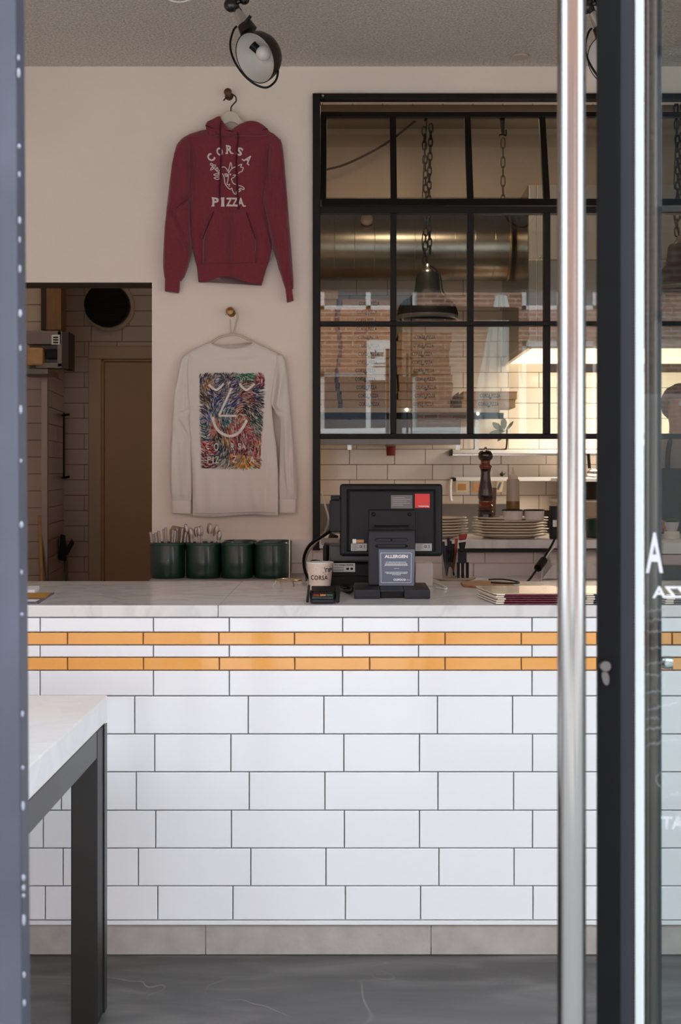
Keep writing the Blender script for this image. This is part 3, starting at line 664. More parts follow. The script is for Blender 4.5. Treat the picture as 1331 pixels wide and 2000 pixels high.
# plates -----------------------------------------------------------------
def plate_mesh():
    pr = [(.001, .0), (.62, .0), (.66, .003), (.86, .009), (.985, .0135), (1, .0155), (.985, .0175), (.86, .0135), (.64, .0065), (.001, .0055)]
    me = MB(); me.lathe((0, 0, 0), [(r*.16, z) for r, z in pr], 48, sx=1.0, sy=.66); m = me.mesh('plate', smooth=True); m.materials.append(M_cream); return m
pm = plate_mesh()
def plates(cx, D, n, nm, pitch, z0):
    for i in range(n):
        pos = 'bottom one' if i == 0 else ('top one' if i == n-1 else ordn[i]+' from the bottom')
        o = inst(pm, 'oval_plate', (PX(cx, D)+random.uniform(-.004, .004), D+random.uniform(-.003, .003), z0+i*pitch), None)
        o.rotation_euler = (0, 0, random.uniform(-.04, .04)); setp(o, 'cream oval plate, %s of the %s stack on the pass shelf' % (pos, nm), 'plate', 'oval plates stacked on the pass shelf')
D_p = 5.28
npl = 7; pit = .0118
plates(997, D_p, npl, 'right', pit, sl_z+.001); plates(840, D_p, npl, 'left', pit, sl_z+.001)
ptop = sl_z+.001+(npl-1)*pit+.0055
# pepper mill
def mill(px, D, z0, toppy, s, label):
    X = PX(px, D); k = s*D/FP
    o = thing('pepper_mill', (X, D, z0), label, 'pepper mill')
    pr = [(15, 0), (15.5, 3), (15.5, 14), (14, 16), (15.5, 19), (14.8, 22)]
    MB().lathe((X, D, z0), [(r*k, z*k) for r, z in pr], 32).build('foot', M_wood, o, smooth=True)
    MB().lathe((X, D, z0), [(r*k, z*k) for r, z in [(13, 21.5), (14.5, 24), (14.5, 27), (12, 30), (13.5, 33), (13, 37)]], 32).build('turned_rings', M_woodr, o, smooth=True)
    MB().lathe((X, D, z0), [(r*k, z*k) for r, z in [(12, 36.5), (14.5, 43), (14.8, 51), (13.5, 61), (11, 73), (9.5, 84), (9, 92), (10.5, 99)]], 32).build('body', M_wood, o, smooth=True)
    MB().lathe((X, D, z0), [(r*k, z*k) for r, z in [(10, 98.5), (12.5, 103), (12.5, 105), (9.5, 109), (9, 113), (10, 116)]], 32).build('collar', M_woodr, o, smooth=True)
    MB().lathe((X, D, z0), [(r*k, z*k) for r, z in [(9, 115.5), (12.5, 118), (14.6, 124), (14, 130), (10.5, 134), (5, 135.5), (.5, 136)]], 32).build('head', M_wood, o, smooth=True)
    MB().lathe((X, D, z0), [(r*k, z*k) for r, z in [(1.5, 135), (1.5, 138), (3.4, 139.5), (2.2, 142), (.3, 142)]], 16).build('finial', M_steel, o, smooth=True)
mill(949, 5.27, ptop, 873, 1.0*(PZ(873, 5.27)-ptop)/(142*5.27/FP), 'tall dark turned wood pepper mill standing on the right plate stack')
# bottle
X = PX(1002.5, 5.33); k = 5.33/FP; z0 = ptop
bt = thing('squeeze_bottle', (X, 5.33, z0), 'clear squeeze bottle half full of golden oil behind the enamel bowls', 'bottle')
hb_ = (PZ(936, 5.33)-z0)/k
MB().lathe((X, 5.33, z0), [(12.8*k, 0), (13.2*k, 3*k), (13*k, hb_*.45*k)], 28).build('oil', mat('golden_oil', (112, 84, 24), .3), bt, smooth=True)
MB().lathe((X, 5.33, z0), [(12.9*k, hb_*.45*k), (12.5*k, hb_*.97*k), (11.5*k, hb_*k), (9*k, (hb_+1)*k)], 28).build('body', mat('cloudy_plastic', (176, 160, 142), .4), bt, smooth=True)
MB().lathe((X, 5.33, z0+hb_*k), [(10*k, 0), (9.6*k, 7*k), (5*k, 9*k), (3.2*k, 11*k), (1.2*k, 23*k), (.3*k, 24*k)], 24).build('nozzle_cap', mat('milky_cap', (206, 188, 166), .4), bt, smooth=True)
# tall glass behind mill
MB().lathe((PX(960, 5.4), 5.4, sl_z+.09), [(.018, 0), (.024, .12), (.0225, .12), (.017, .003), (.001, .003)], 24).build('tall_glass', mat('smoky_glass', (150, 128, 104), .2, alpha=.75), smooth=True, label='tall cloudy glass hidden behind the pepper mill', cat='glass')
MB().lathe((PX(962, 5.4), 5.4, sl_z), [(.04, 0), (.04, .088), (.001, .09)], 24).build('storage_tin', mat('brown_tin', (96, 72, 54), .5), smooth=True, label='squat brown tin behind the plates carrying the tall glass', cat='tin')
# enamel bowls
for px, lab in ((1002, 'white enamel bowl with dark rim on the plates, the left of the pair'), (1044, 'white enamel bowl with dark rim on the plates, the right of the pair')):
    D = 5.2; X = PX(px, D); k = D/FP
    o = thing('enamel_bowl', (X, D, ptop), lab, 'bowl', 'white enamel bowls with dark rims')
    MB().lathe((X, D, ptop), [(17*k, 0), (19*k, 2*k), (20*k, 19*k), (19.4*k, 19*k), (18*k, 3*k), (.001, 2*k)], 36).build('bowl', mat('white_enamel', (216, 204, 198), .35, var=.06, vscale=60), o, smooth=True)
    MB().lathe((X, D, ptop+19*k), [(19.3*k, 0), (20.6*k, 0), (20.9*k, 1.2*k), (20*k, 2.2*k), (19.2*k, 1.2*k)], 36, closed=True).build('rim', M_blk2, o, smooth=True)
# card reader/box right end
o = thing('charger_unit', P(1085, 1055, 5.22), 'upright black charger unit with a white tag right of the plates', 'charger')
B((PX(1076, 5.22), 5.2, sl_z), (PX(1096, 5.22), 5.26, PZ(988, 5.2))).build('body', M_blk2, o, bevel=.004)
B((PX(1081, 5.19), 5.196, PZ(1029, 5.19)), (PX(1089, 5.19), 5.199, PZ(1016, 5.19))).build('tag', M_label, o)
o = thing('power_cord', P(1030, 1135, 5.0), 'black power cord with inline adapter slanting down below the plates', 'cord')
MB().tube(smooth_pts([P(1086, 1048, 5.1), P(1078, 1065, 5.06), P(1055, 1103, 4.98), P(1045, 1118, 4.9), P(1030, 1137, 4.8), P(1015, 1141, 4.75)]), .0045, 8).build('cable', M_blk2, o, smooth=True)
MB().tube([P(1063, 1094, 5.0), P(1051, 1110, 4.94)], .016, 8).build('adapter', M_blk2, o)
MB().tube(smooth_pts([P(1090, 1060, 5.15), P(1070, 1085, 5.06), P(1061, 1110, 5.0), P(1058, 1134, 4.9)]), .003, 6).build('white_cable', M_white, o, smooth=True)
# utensils on back counter right of POS: glass with scissors etc
tr = thing('saucer_tray', P(885, 1131, 4.9), 'pale oval tray carrying the glass jar and tongs right of the till', 'tray')
zt_ = .845
MB().lathe((PX(888, 4.9), 4.9, PZ(1134, 4.9)), [(.001, 0), (.06, 0), (.082, .008), (.088, .012), (.084, .013), (.06, .006), (.001, .005)], 40, sy=.8).build('dish', M_cream, tr, smooth=True)
MB().lathe((PX(888, 4.9), 4.9, zt_), [(.03, 0), (.03, PZ(1134, 4.9)-zt_), (.001, PZ(1134, 4.9)-zt_)], 24).build('foot', M_cream, tr, smooth=True)
tz = PZ(1130, 4.9)
jar = thing('glass_jar', (PX(880, 4.9), 4.9, tz), 'clear glass jar stuffed with pens and dark tools beside the till', 'jar')
MB().lathe((PX(880, 4.9), 4.9, tz), [(.031, 0), (.033, .004), (.035, .115), (.0335, .115), (.0315, .006), (.001, .005)], 32).build('vessel', glass_mat('jar_glass', (.88, .88, .9), 1.5), jar, smooth=True)
MB().lathe((PX(880, 4.9), 4.9, tz+.006), [(.012, 0), (.012, .04), (.001, .04)], 16).build('candle_stub', M_cream, jar, smooth=True)
pc = [(866, 1058, (30, 32, 48)), (873, 1066, (24, 30, 60)), (880, 1056, (40, 36, 44)), (886, 1062, (30, 26, 30)), (892, 1052, (176, 84, 60)), (876, 1050, (22, 22, 26))]
for i, (x, y, c_) in enumerate(pc):
    a = P(874+i*2.4, 1125, 4.9); a.z = tz+.012
    nm = ['dark grey pen', 'navy blue pen', 'slate marker', 'brown black pen', 'orange capped pen', 'long black marker'][i]
    r = thing('pen', a, '%s leaning in the glass jar beside the till' % nm, 'pen', 'pens in the glass jar')
    MB().tube([a, a*.2+P(x, y+12, 4.88)*.8], .0055, 8).build('barrel', mat('pen_%d' % i, c_, .4), r, smooth=True)
    MB().tube([a*.2+P(x, y+12, 4.88)*.8, P(x, y, 4.88)], .0062, 8).build('cap', mat('pencap_%d' % i, tuple(min(255, v+14) for v in c_), .35), r, smooth=True)
tg = thing('red_topped_gadget', P(903, 1131, 4.86), 'black bottle opener with red top standing right of the glass jar', 'opener')
MB().hexa([P(896, 1060, 4.84), P(911, 1058, 4.84), P(907, 1078, 4.84), P(899, 1078, 4.84)], [P(896, 1060, 4.87), P(911, 1058, 4.87), P(907, 1078, 4.87), P(899, 1078, 4.87)]).build('grip', M_blk2, tg, bevel=.003)
MB().hexa([P(896, 1044, 4.84), P(914, 1042, 4.84), P(911, 1054, 4.84), P(897, 1056, 4.84)], [P(896, 1044, 4.87), P(914, 1042, 4.87), P(911, 1054, 4.87), P(897, 1056, 4.87)]).build('red_cap', mat('red_cap', (150, 26, 22), .4), tg, bevel=.004)
B(P(896, 1100, 4.85), P(911, 1072, 4.87)).build('collar', M_dgrey, tg, bevel=.002)
for x in (893.5, 902, 911):
    B(P(x, 1129, 4.85), P(x+4.5, 1098, 4.87)).build('leg', M_blk2, tg, bevel=.001)

# ------------------------------------------------------------------ serving counter
DC = 3.3; ctop = PZ(1182, DC); cbot = PZ(1205, DC)
CX0, CX1 = -1.75, 2.0
cb = 4.02
cn = thing('serving_counter', (0, 3.6, 0), 'long serving counter faced with white tiles and two amber stripes', 'counter')
B((CX0, DC+.012, .02), (CX1, cb-.02, cbot)).build('counter_body', M_grout, cn)
rows = [
 (1206, 1235, [78, 299.5, 448, 669.5, 818, 1040, 1188, 1410], M_tile), (1235, 1260, [-17, 131.5, 279.5, 427.5, 575.5, 722, 870, 1019, 1167, 1314], M_yel),
 (1260, 1284, [78, 299.5, 448, 669.5, 818, 1040, 1188, 1410], M_tile), (1284, 1309.5, [-17, 131.5, 280, 428.5, 576, 722.5, 870, 1019, 1167, 1314], M_yel),
 (1309.5, 1359.5, [78, 299.5, 448, 669.5, 818, 1040, 1188, 1410], M_tile), (1359.5, 1434, [-106, 41, 263, 485, 633, 855, 1002, 1224, 1372], M_tile),
 (1434, 1508, [81, 302, 451, 672, 820, 1041, 1189], M_tile), (1508, 1583, [-102, 119.5, 266, 487, 635, 856, 1004, 1226], M_tile),
 (1583, 1657, [84, 304, 452, 673, 820, 1041, 1189], M_tile), (1657, 1731, [-99, 123, 270, 490, 637, 858, 1005, 1227], M_tile),
 (1731, 1797.5, [88, 308, 455, 675, 822, 1042, 1190], M_tile)]
for (y0, y1, js, m) in rows:
    z1, z0 = PZ(y0, DC), PZ(y1, DC)
    js = [PX(j, DC) for j in js]
    while js[0] > CX0+.2: js.insert(0, js[0]-(js[2]-js[0] if len(js) > 2 and m is not M_yel else .2)*.5)
    while js[-1] < 1.5: js.append(js[-1]+(.2 if m is M_yel else .25))
    for a, c in zip(js, js[1:]): lay(cn, a, c, z0, z1, DC+.0085, m, .0028)
B((CX0, DC-.002, PZ(1806, DC)), (CX1, DC+.012, PZ(1798.5, DC))).build('edge_trim', M_white, cn, bevel=.001)
js = [PX(x, DC+.02) for x in (-475, -36, 403, 842, 1281, 1720)]
for a, c in zip(js, js[1:]):
    B((a+.001, DC+.008, 0.002), (c-.001, DC+.02, PZ(1807.5, DC))).build('kick_panel', M_conc, cn, bevel=.0006)
cw = thing('countertop', (0, 3.6, cbot), 'grey veined marble countertop on the serving counter', 'countertop')
sx_f = PX(426.5, DC)
B((CX0-.01, DC-.004, cbot), (sx_f-.0006, cb, ctop)).build('slab', M_marble, cw, bevel=.002)
B((sx_f+.0006, DC-.004, cbot), (CX1+.01, cb, ctop)).build('slab', M_marble, cw, bevel=.002)

CT = ctop
# flyers at left
fl = thing('magazine', (PX(60, 3.45), 3.5, CT), 'yellow and purple magazine lying at the left end of the countertop', 'magazine')
def ctp(px, py): D = (CZ-CT)*FP/(py-HY); return Vector((PX(px, D), D, CT))
def flat(name, pts, m, parent=None, h=.004, dz=0, **k):
    q = [ctp(*p)+Vector((0, 0, dz)) for p in pts]; return MB().prism(q, (0, 0, h)).build(name, m, parent, **k)
flat('pages', [(0, 1180), (74, 1180), (106, 1160), (0, 1160)], mat('purple_grey', (98, 84, 104), .5), fl, .004)
flat('cover', [(0, 1171), (88, 1171), (100, 1161), (0, 1161)], mat('ochre_print', (186, 140, 52), .5), fl, .0006, .0042)
flat('white_band', [(0, 1178), (70, 1178), (78, 1174), (0, 1174)], M_label, fl, .0006, .0042)
flat('napkin_packet', [(0, 1160), (68, 1160), (77, 1152), (0, 1152)], M_label, None, .012, 0, bevel=.002, label='small white packet behind the magazine at the left end', cat='packet')
# bill spike
sp = ctp(566, 1144); bs = thing('bill_spike', sp, 'thin wire bill spike with ring base left of the paper cup', 'bill spike')
rz_ = sp.z+.018; k = sp.y/FP
MB().tube([(sp.x, sp.y, rz_), (sp.x, sp.y, PZ(1050, sp.y))], .0024, 8).build('spike', M_steel, bs, smooth=True)
MB().tube([(sp.x+.04*math.cos(a*PI/12), sp.y+.04*math.sin(a*PI/12), rz_) for a in range(24)], .0024, 8, closed=True).build('ring', mat('brassy_wire', (190, 160, 120), .25, metal=1), bs, smooth=True)
MB().lathe((sp.x, sp.y, rz_-.002), [(.001, .003), (.012, .003), (.012, 0), (.001, 0)], 16).build('hub', M_steel, bs, smooth=True)
for a in (0.1, 2.2, 3.3, 5.0):
    q = Vector((math.cos(a), math.sin(a), 0)); MB().tube([Vector((sp.x, sp.y, rz_))+q*.01, Vector((sp.x, sp.y, rz_))+q*.04, Vector((sp.x, sp.y, CT+.002))+q*.052], .0022, 6).build('foot', M_steel, bs, smooth=True)
# card terminal (D ~3.5)
c0 = ctp(631, 1177); TX, TY = c0.x, c0.y-.005; k = TY/FP
tm = thing('card_terminal', (TX, TY, CT), 'black card payment terminal with colour keys in front of the paper cup', 'card terminal')
def lp(x, y, z): return Vector((TX+x, TY+y, CT+z))
w = MB(); w.hexa([lp(-.032, -.03, 0), lp(.032, -.03, 0), lp(.04, .11, 0), lp(-.04, .11, 0)], [lp(-.03, -.03, .012), lp(.03, -.03, .012), lp(.038, .11, .026), lp(-.038, .11, .026)]); w.build('body', M_dgrey, tm, bevel=.006, seg=3)
for s_ in (-1, 1):
    w = MB(); w.hexa([lp(s_*.037, -.015, 0.001), lp(s_*.045, -.01, 0.001), lp(s_*.046, .1, .02), lp(s_*.038, .1, .02)], [lp(s_*.035, -.012, .022), lp(s_*.042, -.008, .022), lp(s_*.044, .1, .04), lp(s_*.037, .1, .04)]); w.build('privacy_shield', M_blk, tm, bevel=.003)
def face(u, v, dz=.001):   # on sloping face
    return lp(u, -.03+.14*v, .012+.014*v+dz)
def key(u0, u1, v0, v1, m, nm='key', t=.002):
    q = [face(u0, v0), face(u1, v0), face(u1, v1), face(u0, v1)]; MB().hexa(q, [p+Vector((0, 0, t)) for p in q]).build(nm, m, tm, bevel=.0008)
key(-.026, -.01, .3, .42, mat('red_key', (176, 60, 52), .4)); key(-.008, .008, .3, .42, mat('orange_key', (226, 160, 96), .4)); key(.01, .026, .3, .42, mat('green_key', (60, 130, 104), .4))
for r_ in range(2):
    for c_ in range(3): key(-.026+.018*c_, -.01+.018*c_, .5+r_*.16, .62+r_*.16, M_blk2)
key(-.028, .028, .04, .2, mat('teal_bezel', (52, 70, 72), .2), 'lower_bezel')  # lower bezel in one even dark teal
q = [lp(-.031, .06, .024), lp(.031, .06, .024), lp(.034, .108, .036), lp(-.034, .108, .036)]
MB().hexa(q, [p+Vector((0, .004, -.006)) for p in q]).build('screen', M_blk2, tm, bevel=.002)
# cup
CD = 3.74; X = PX(625.5, CD); k = CD/FP
cu = thing('paper_cup', (X, CD, CT), 'speckled white paper cup printed TIP behind the card terminal', 'cup')
ch_ = PZ(1099, CD-.03)-CT
rb, rt = 20*k, 25.5*k
MB().lathe((X, CD, CT), [(rb, 0), (rb, .002), (rt, ch_-.003), (rt-.001, ch_-.003), (rb-.001, .006), (.001, .006)], 40).build('wall', mat('cup_paper', (232, 214, 200), .7, var=.05, vscale=90), cu, smooth=True)
MB().lathe((X, CD, CT+ch_-.003), [(rt-.001, -.001), (rt+.0016, -.001), (rt+.0022, .001), (rt+.0014, .003), (rt-.001, .002)], 40, closed=True).build('rim', M_white, cu, smooth=True)
def cupmap(u, v):  # u,v in pixels of the photo
    z = PZ(v, CD-.035); t = (z-CT)/ch_; r = rb+(rt-rb)*t+.0006; s_ = max(-.98, min(.98, (u-625.5)*k/r)); return (X+r*s_, CD-r*math.sqrt(1-s_*s_), z)
w = MB(); put_text(w, 'TIP', 634, 649, 1110, 1118, cupmap, .03, spacing=1); put_text(w, 'CORSA', 608, 641, 1124, 1133, cupmap, .02, spacing=1.15)
for (x, y) in ((634, 1107), (639, 1105.5), (644, 1107), (635, 1121), (641, 1122), (631, 1118)): w.add([cupmap(x, y), cupmap(x+2, y+.5), cupmap(x+1, y+2)], [(0, 1, 2)])
for i in range(60):
    x, y = random.uniform(603, 648), random.uniform(1101, 1138); w.add([cupmap(x, y), cupmap(x+.8, y+.3), cupmap(x+.5, y+.9)], [(0, 1, 2)])
w.build('print', M_ink, cu)

# printer
D = 3.88; pn = thing('receipt_printer', (PX(676, D), D, CT), 'black receipt printer with a white label beside the till stand', 'printer')
def bpx(x0, x1, y0, y1, d0, d1, name, m, parent, **k): return B((PX(x0, d0), d0, PZ(y1, d0)), (PX(x1, d0), d1, PZ(y0, d0))).build(name, m, parent, **k)
bpx(643, 722, 1100, 1127, 3.8, 3.98, 'lower_body', M_blk, pn, bevel=.004); bpx(643, 722, 1064, 1098, 3.8, 3.98, 'upper_body', mat('dark_grey_case', (66, 65, 68), .4), pn, bevel=.006)
bpx(631, 643, 1062, 1100, 3.82, 3.96, 'side_cover', M_blk2, pn, bevel=.01)
B((PX(643, 3.8), 3.8, CT), (PX(722, 3.8), 3.97, PZ(1126, 3.8))).build('base', M_blk2, pn)
bpx(651, 694, 1100, 1117, 3.798, 3.7995, 'label', M_label, pn)
w = MB(); f = lambda x, y: (PX(x, 3.797), 3.797, PZ(y, 3.797))
put_text(w, 'POS THERMAL PRINTER', 654, 691, 1102, 1105, f, .03)
for y in (1108.5, 1112, 1114.5): w.strip([(653, y), (672, y)], .8, f)
w.add([f(677, 1109), f(682, 1109), f(682, 1113), f(677, 1113)], [(0, 1, 2, 3)]); w.add([f(685, 1109), f(690, 1109), f(690, 1113), f(685, 1113)], [(0, 1, 2, 3)])
w.build('print', M_ink, pn)
bpx(627, 665, 1054, 1064, 3.9, 4.0, 'paper_cover', mat('beige_cover', (140, 130, 122), .5), pn, bevel=.002)
# till
TD = 3.6
ps = thing('till_terminal', (PX(765, 3.55), 3.55, CT), 'black point of sale touch terminal seen from behind on its stand', 'till')
zb = CT+.026
f0, f1 = 3.46, 3.68
w = MB()
for (a, c) in ((692, 743), (790, 841)): w.box((PX(a, f0), f0, CT), (PX(c, f0), f1, zb))
w.box((PX(743, f0), f0+.03, CT), (PX(790, f0), f1, zb)); w.box((PX(743, f0), f0, CT+.018), (PX(790, f0), f0+.03, zb))
w.build('base', M_dgrey, ps, bevel=.003)
nx0, nx1 = PX(720, TD), PX(811, TD)
zn = PZ(1036, TD)
MB().hexa([(nx0, TD-.03, zb), (nx1, TD-.03, zb), (nx1, TD+.03, zb), (nx0, TD+.03, zb)], [(nx0, TD-.005, zn), (nx1, TD-.005, zn), (nx1, TD+.045, zn), (nx0, TD+.045, zn)]).build('stand', M_dgrey, ps, bevel=.005)
def nf(x, y, o=.002):   # on the stand's front, photo pixels
    z = PZ(y, TD-.015); t = (z-zb)/(zn-zb); yy = TD-.03+.025*t-o; return (PX(x, yy), yy, z)
for (x0, x1, y0, y1) in ((733, 797, 1052, 1058), (733, 797, 1064, 1069)):
    w = MB(); pts = [(x0+3, y0), (x1-3, y0), (x1, y0+2), (x1, y1-2), (x1-3, y1), (x0+3, y1), (x0, y1-2), (x0, y0+2)]
    w.tube([nf(x, y, .0004) for x, y in pts], .0009, 5, closed=True); w.build('recess_outline', M_blk2, ps)
for (x, y) in ((765, 1055), (737, 1066.5), (794, 1066.5)):
    MB().sphere(nf(x, y, 0), .0032, 10, 6).build('screw', M_blk2, ps, smooth=True)
# monitor
MD = 3.66
mxl, mxr, mzt, mzb = PX(664, MD), PX(865, MD), PZ(945, MD), PZ(1087, MD)
w = MB(); w.box((mxl, MD, mzb), (mxr, MD+.03, mzt)); w.build('monitor_case', M_blk2, ps, bevel=.009, seg=3)
ix0, ix1, iz0, iz1 = PX(683, MD), PX(846, MD), PZ(1078, MD), PZ(960, MD)
MB().hexa([(ix0-.01, MD+.001, iz0-.0), (ix1+.01, MD+.001, iz0), (ix1+.01, MD+.001, iz1+.008), (ix0-.01, MD+.001, iz1+.008)], [(ix0, MD-.012, iz0+.004), (ix1, MD-.012, iz0+.004), (ix1, MD-.012, iz1), (ix0, MD-.012, iz1)]).build('rear_cover', M_blk, ps, bevel=.003)
hx0, hx1 = PX(720, MD), PX(811, MD)
MB().hexa([(hx0, MD-.02, PZ(1037, MD)), (hx1, MD-.02, PZ(1037, MD)), (hx1, MD-.018, PZ(995, MD)), (hx0, MD-.018, PZ(995, MD))], [(hx0, MD-.01, PZ(1037, MD)), (hx1, MD-.01, PZ(1037, MD)), (hx1, MD-.01, PZ(995, MD)), (hx0, MD-.01, PZ(995, MD))]).build('hinge_plate', M_blk2, ps, bevel=.003)
for x in (730, 800): MB().sphere((PX(x, MD), MD-.019, PZ(1004, MD)), .006, 12, 6).build('bolt', M_blk, ps, smooth=True)
MB().tube([(PX(731, MD), MD-.018, PZ(1033, MD)), (PX(798, MD), MD-.018, PZ(1033, MD))], .012, 16).build('hinge', M_blk, ps, smooth=True)
w = MB(); w.box((PX(644, MD), MD+.004, PZ(1039, MD)), (PX(669, MD), MD+.03, PZ(977, MD))); w.box((PX(646, MD), MD+.006, PZ(977, MD)), (PX(664, MD), MD+.026, PZ(968, MD))); w.build('card_slot', M_blk, ps, bevel=.003)
def mf_(x, y, o=.0128): return (PX(x, MD-o), MD-o, PZ(y, MD-o))
def sticker(name, x0, x1, y0, y1, m, lab=None, o=.0126, par=ps):
    return MB().hexa([mf_(x0, y1, o), mf_(x1, y1, o), mf_(x1, y0, o), mf_(x0, y0, o)], [mf_(x0, y1, o+.0006), mf_(x1, y1, o+.0006), mf_(x1, y0, o+.0006), mf_(x0, y0, o+.0006)]).build(name, m, par, label=lab)
s1 = sticker('sticker', 811, 840, 964.5, 992, M_red, 'square red sticker'); w = MB(); put_text(w, 'Companytag', 818, 838, 987, 990.5, lambda x, y: mf_(x, y, .0136), .03); w.build('lettering', M_label, s1)
s1 = sticker('sticker', 764, 806, 967, 993, mat('grey_sticker', (106, 100, 98), .5), 'grey information sticker'); w = MB()
for y, l in ((972, 24), (975.5, 36), (979, 28), (983, 34), (986.5, 20)): w.strip([(767, y), (767+l, y)], .8, lambda x, y: mf_(x, y, .0136))
w.build('print', mat('pale_ink', (170, 164, 160), .6), s1)
for x0, x1 in ((686, 717), (812, 844)):
    s1 = sticker('sticker', x0, x1, 1061.5, 1076, mat('silver_label', (172, 168, 166), .45), 'small silver rating label'); w = MB()
    for y, l in ((1064, 12), (1067, 10), (1070, 13), (1073, 9)): w.strip([(x0+2, y), (x0+2+l, y)], .7, lambda x, y: mf_(x, y, .0136))
    put_text(w, 'CE', x0+17, x0+22, 1065, 1070, lambda x, y: mf_(x, y, .0136), .03); put_text(w, 'X', x0+25, x0+28, 1064, 1071, lambda x, y: mf_(x, y, .0136), .02)
    w.build('print', M_ink, s1)
sticker('sticker', 696, 711, 1054, 1060, mat('orange_sticker', (190, 136, 84), .5), 'small orange sticker'); sticker('sticker', 689, 696, 1053, 1061, M_label, 'tiny white sticker')
# allergen card
ag = MB()
def af(x, y, o=0.0):
    t = (y-1073)/(1144-1073); yy = 3.585-.018*t-o; return (PX(x, yy), yy, PZ(y, yy))
al = MB().hexa([af(741, 1144), af(809, 1144), af(811, 1073), af(740, 1073)], [af(741, 1144, .004), af(809, 1144, .004), af(811, 1073, .004), af(740, 1073, .004)]).build('allergen_card', mat('slate_card', (98, 106, 126), .5), label='slate blue ALLERGEN card leaning against the till stand', cat='sign')
w = MB(); g = lambda x, y: af(x, y, .0048)
put_text(w, 'ALLERGEN', 751.5, 797, 1083.5, 1090, g, .045); put_text(w, 'COFOCO', 769, 793, 1130, 1134.5, g, .05); put_text(w, 'KC', 795, 801, 1131, 1134, g, .0)
for y, a, c, t in ((1098, 754, 794, 1.2), (1101.5, 753, 796, 1.4), (1104, 751.5, 797, 1.4), (1117.5, 752, 797, 1.1), (1120, 755, 796, 1.1), (1122.5, 766, 784, 1)):
    x = a
    while x < c: l = random.uniform(2, 5); w.strip([(x, y), (min(c, x+l), y)], t, g); x += l+.5
w.strip([(770, 1110.5), (780, 1110.5)], .6, g)
for p, q in (((744, 1080), (804, 1080)), ((804, 1080), (803, 1138)), ((803, 1138), (745, 1138)), ((745, 1138), (744, 1080))): w.strip([p, q], .7, g)
w.build('lettering', M_label, al)
# small white box behind stand, cables
MB().box((PX(812, 3.85), 3.85, CT), (PX(846, 3.85), 3.93, PZ(1100, 3.85))).build('card_box', mat('cream_box', (206, 192, 184), .6), bevel=.002, label='small cream box on the countertop right of the till stand', cat='box')
cb_ = thing('cable_bundle', ctp(675, 1158), 'tangle of black cables between the card terminal and till', 'cables')
for pts in ([(655, 1150), (668, 1156), (680, 1152), (688, 1150)], [(652, 1160), (665, 1152), (678, 1151), (688, 1156)], [(660, 1152), (672, 1162), (684, 1161), (690, 1152), (688, 1152)], [(655, 1153), (672, 1151), (688, 1150), (688, 1152)]):
    MB().tube(smooth_pts([ctp(*p)+Vector((0, 0, .006+.006*(i % 2))) for i, p in enumerate(pts)]), .0042, 8).build('cable', M_blk2, cb_, smooth=True)
MB().tube(smooth_pts([ctp(815, 1139)+Vector((0, 0, .004)), ctp(840, 1139)+Vector((0, 0, .004)), ctp(862, 1145)+Vector((0, 0, .004)), ctp(872, 1151)+Vector((0, 0, .004)), ctp(870, 1153)+Vector((0, 0, .004)), ctp(852, 1150)+Vector((0, 0, .004))]), .0028, 8).build('white_cable', M_white, smooth=True, label='white cable curling on the countertop right of the till', cat='cable')
wc = thing('wall_cables', P(625, 1100, 4.6), 'black and white cables hanging from the window post behind the cup', 'cables')
MB().tube(smooth_pts([P(628, 962, 4.3), P(636, 990, 4.3), P(642, 1015, 4.3), P(634, 1040, 4.35), P(618, 1060, 4.4), P(602, 1080, 4.45), P(596, 1110, 4.5), P(600, 1140, 4.6)]), .0035, 8).build('white_lead', mat('grey_white_lead', (170, 160, 148), .5), wc, smooth=True)
MB().tube(smooth_pts([P(648, 1036, 4.1), P(630, 1048, 4.15), P(606, 1064, 4.25), P(594, 1090, 4.35), P(598, 1120, 4.5), P(612, 1140, 4.6)]), .0055, 8).build('black_lead', M_blk2, wc, smooth=True)
MB().tube(smooth_pts([P(602, 1100, 4.3), P(615, 1095, 4.3), P(635, 1100, 4.25), P(645, 1110, 4.2)]), .004, 8).build('black_lead', M_blk2, wc, smooth=True)
MB().hexa([P(645, 1040, 4.1), P(662, 1046, 4.1), P(658, 1060, 4.1), P(640, 1055, 4.1)], [P(645, 1040, 4.15), P(662, 1046, 4.15), P(658, 1060, 4.15), P(640, 1055, 4.15)]).build('plug', M_blk2, wc, bevel=.004)
# wooden peel handle + wire tool
pl = thing('wooden_spatula', ctp(925, 1145), 'flat wooden board lying behind the maroon menus', 'board')
flat('blade', [(900, 1140), (905, 1146), (950, 1151), (1010, 1150), (1000, 1141), (940, 1137)], mat('tan_wood', (170, 120, 80), .55, var=.2, vscale=30), pl, .006, bevel=.001)
MB().tube(smooth_pts([ctp(955, 1138)+Vector((0, 0, .01)), ctp(985, 1139)+Vector((0, 0, .012)), ctp(1015, 1144)+Vector((0, 0, .01)), ctp(995, 1147)+Vector((0, 0, .012)), ctp(960, 1144)+Vector((0, 0, .01))]), .0025, 6).build('wire_whisk', M_blk, label='thin dark wire tool resting on the wooden board', cat='tool')
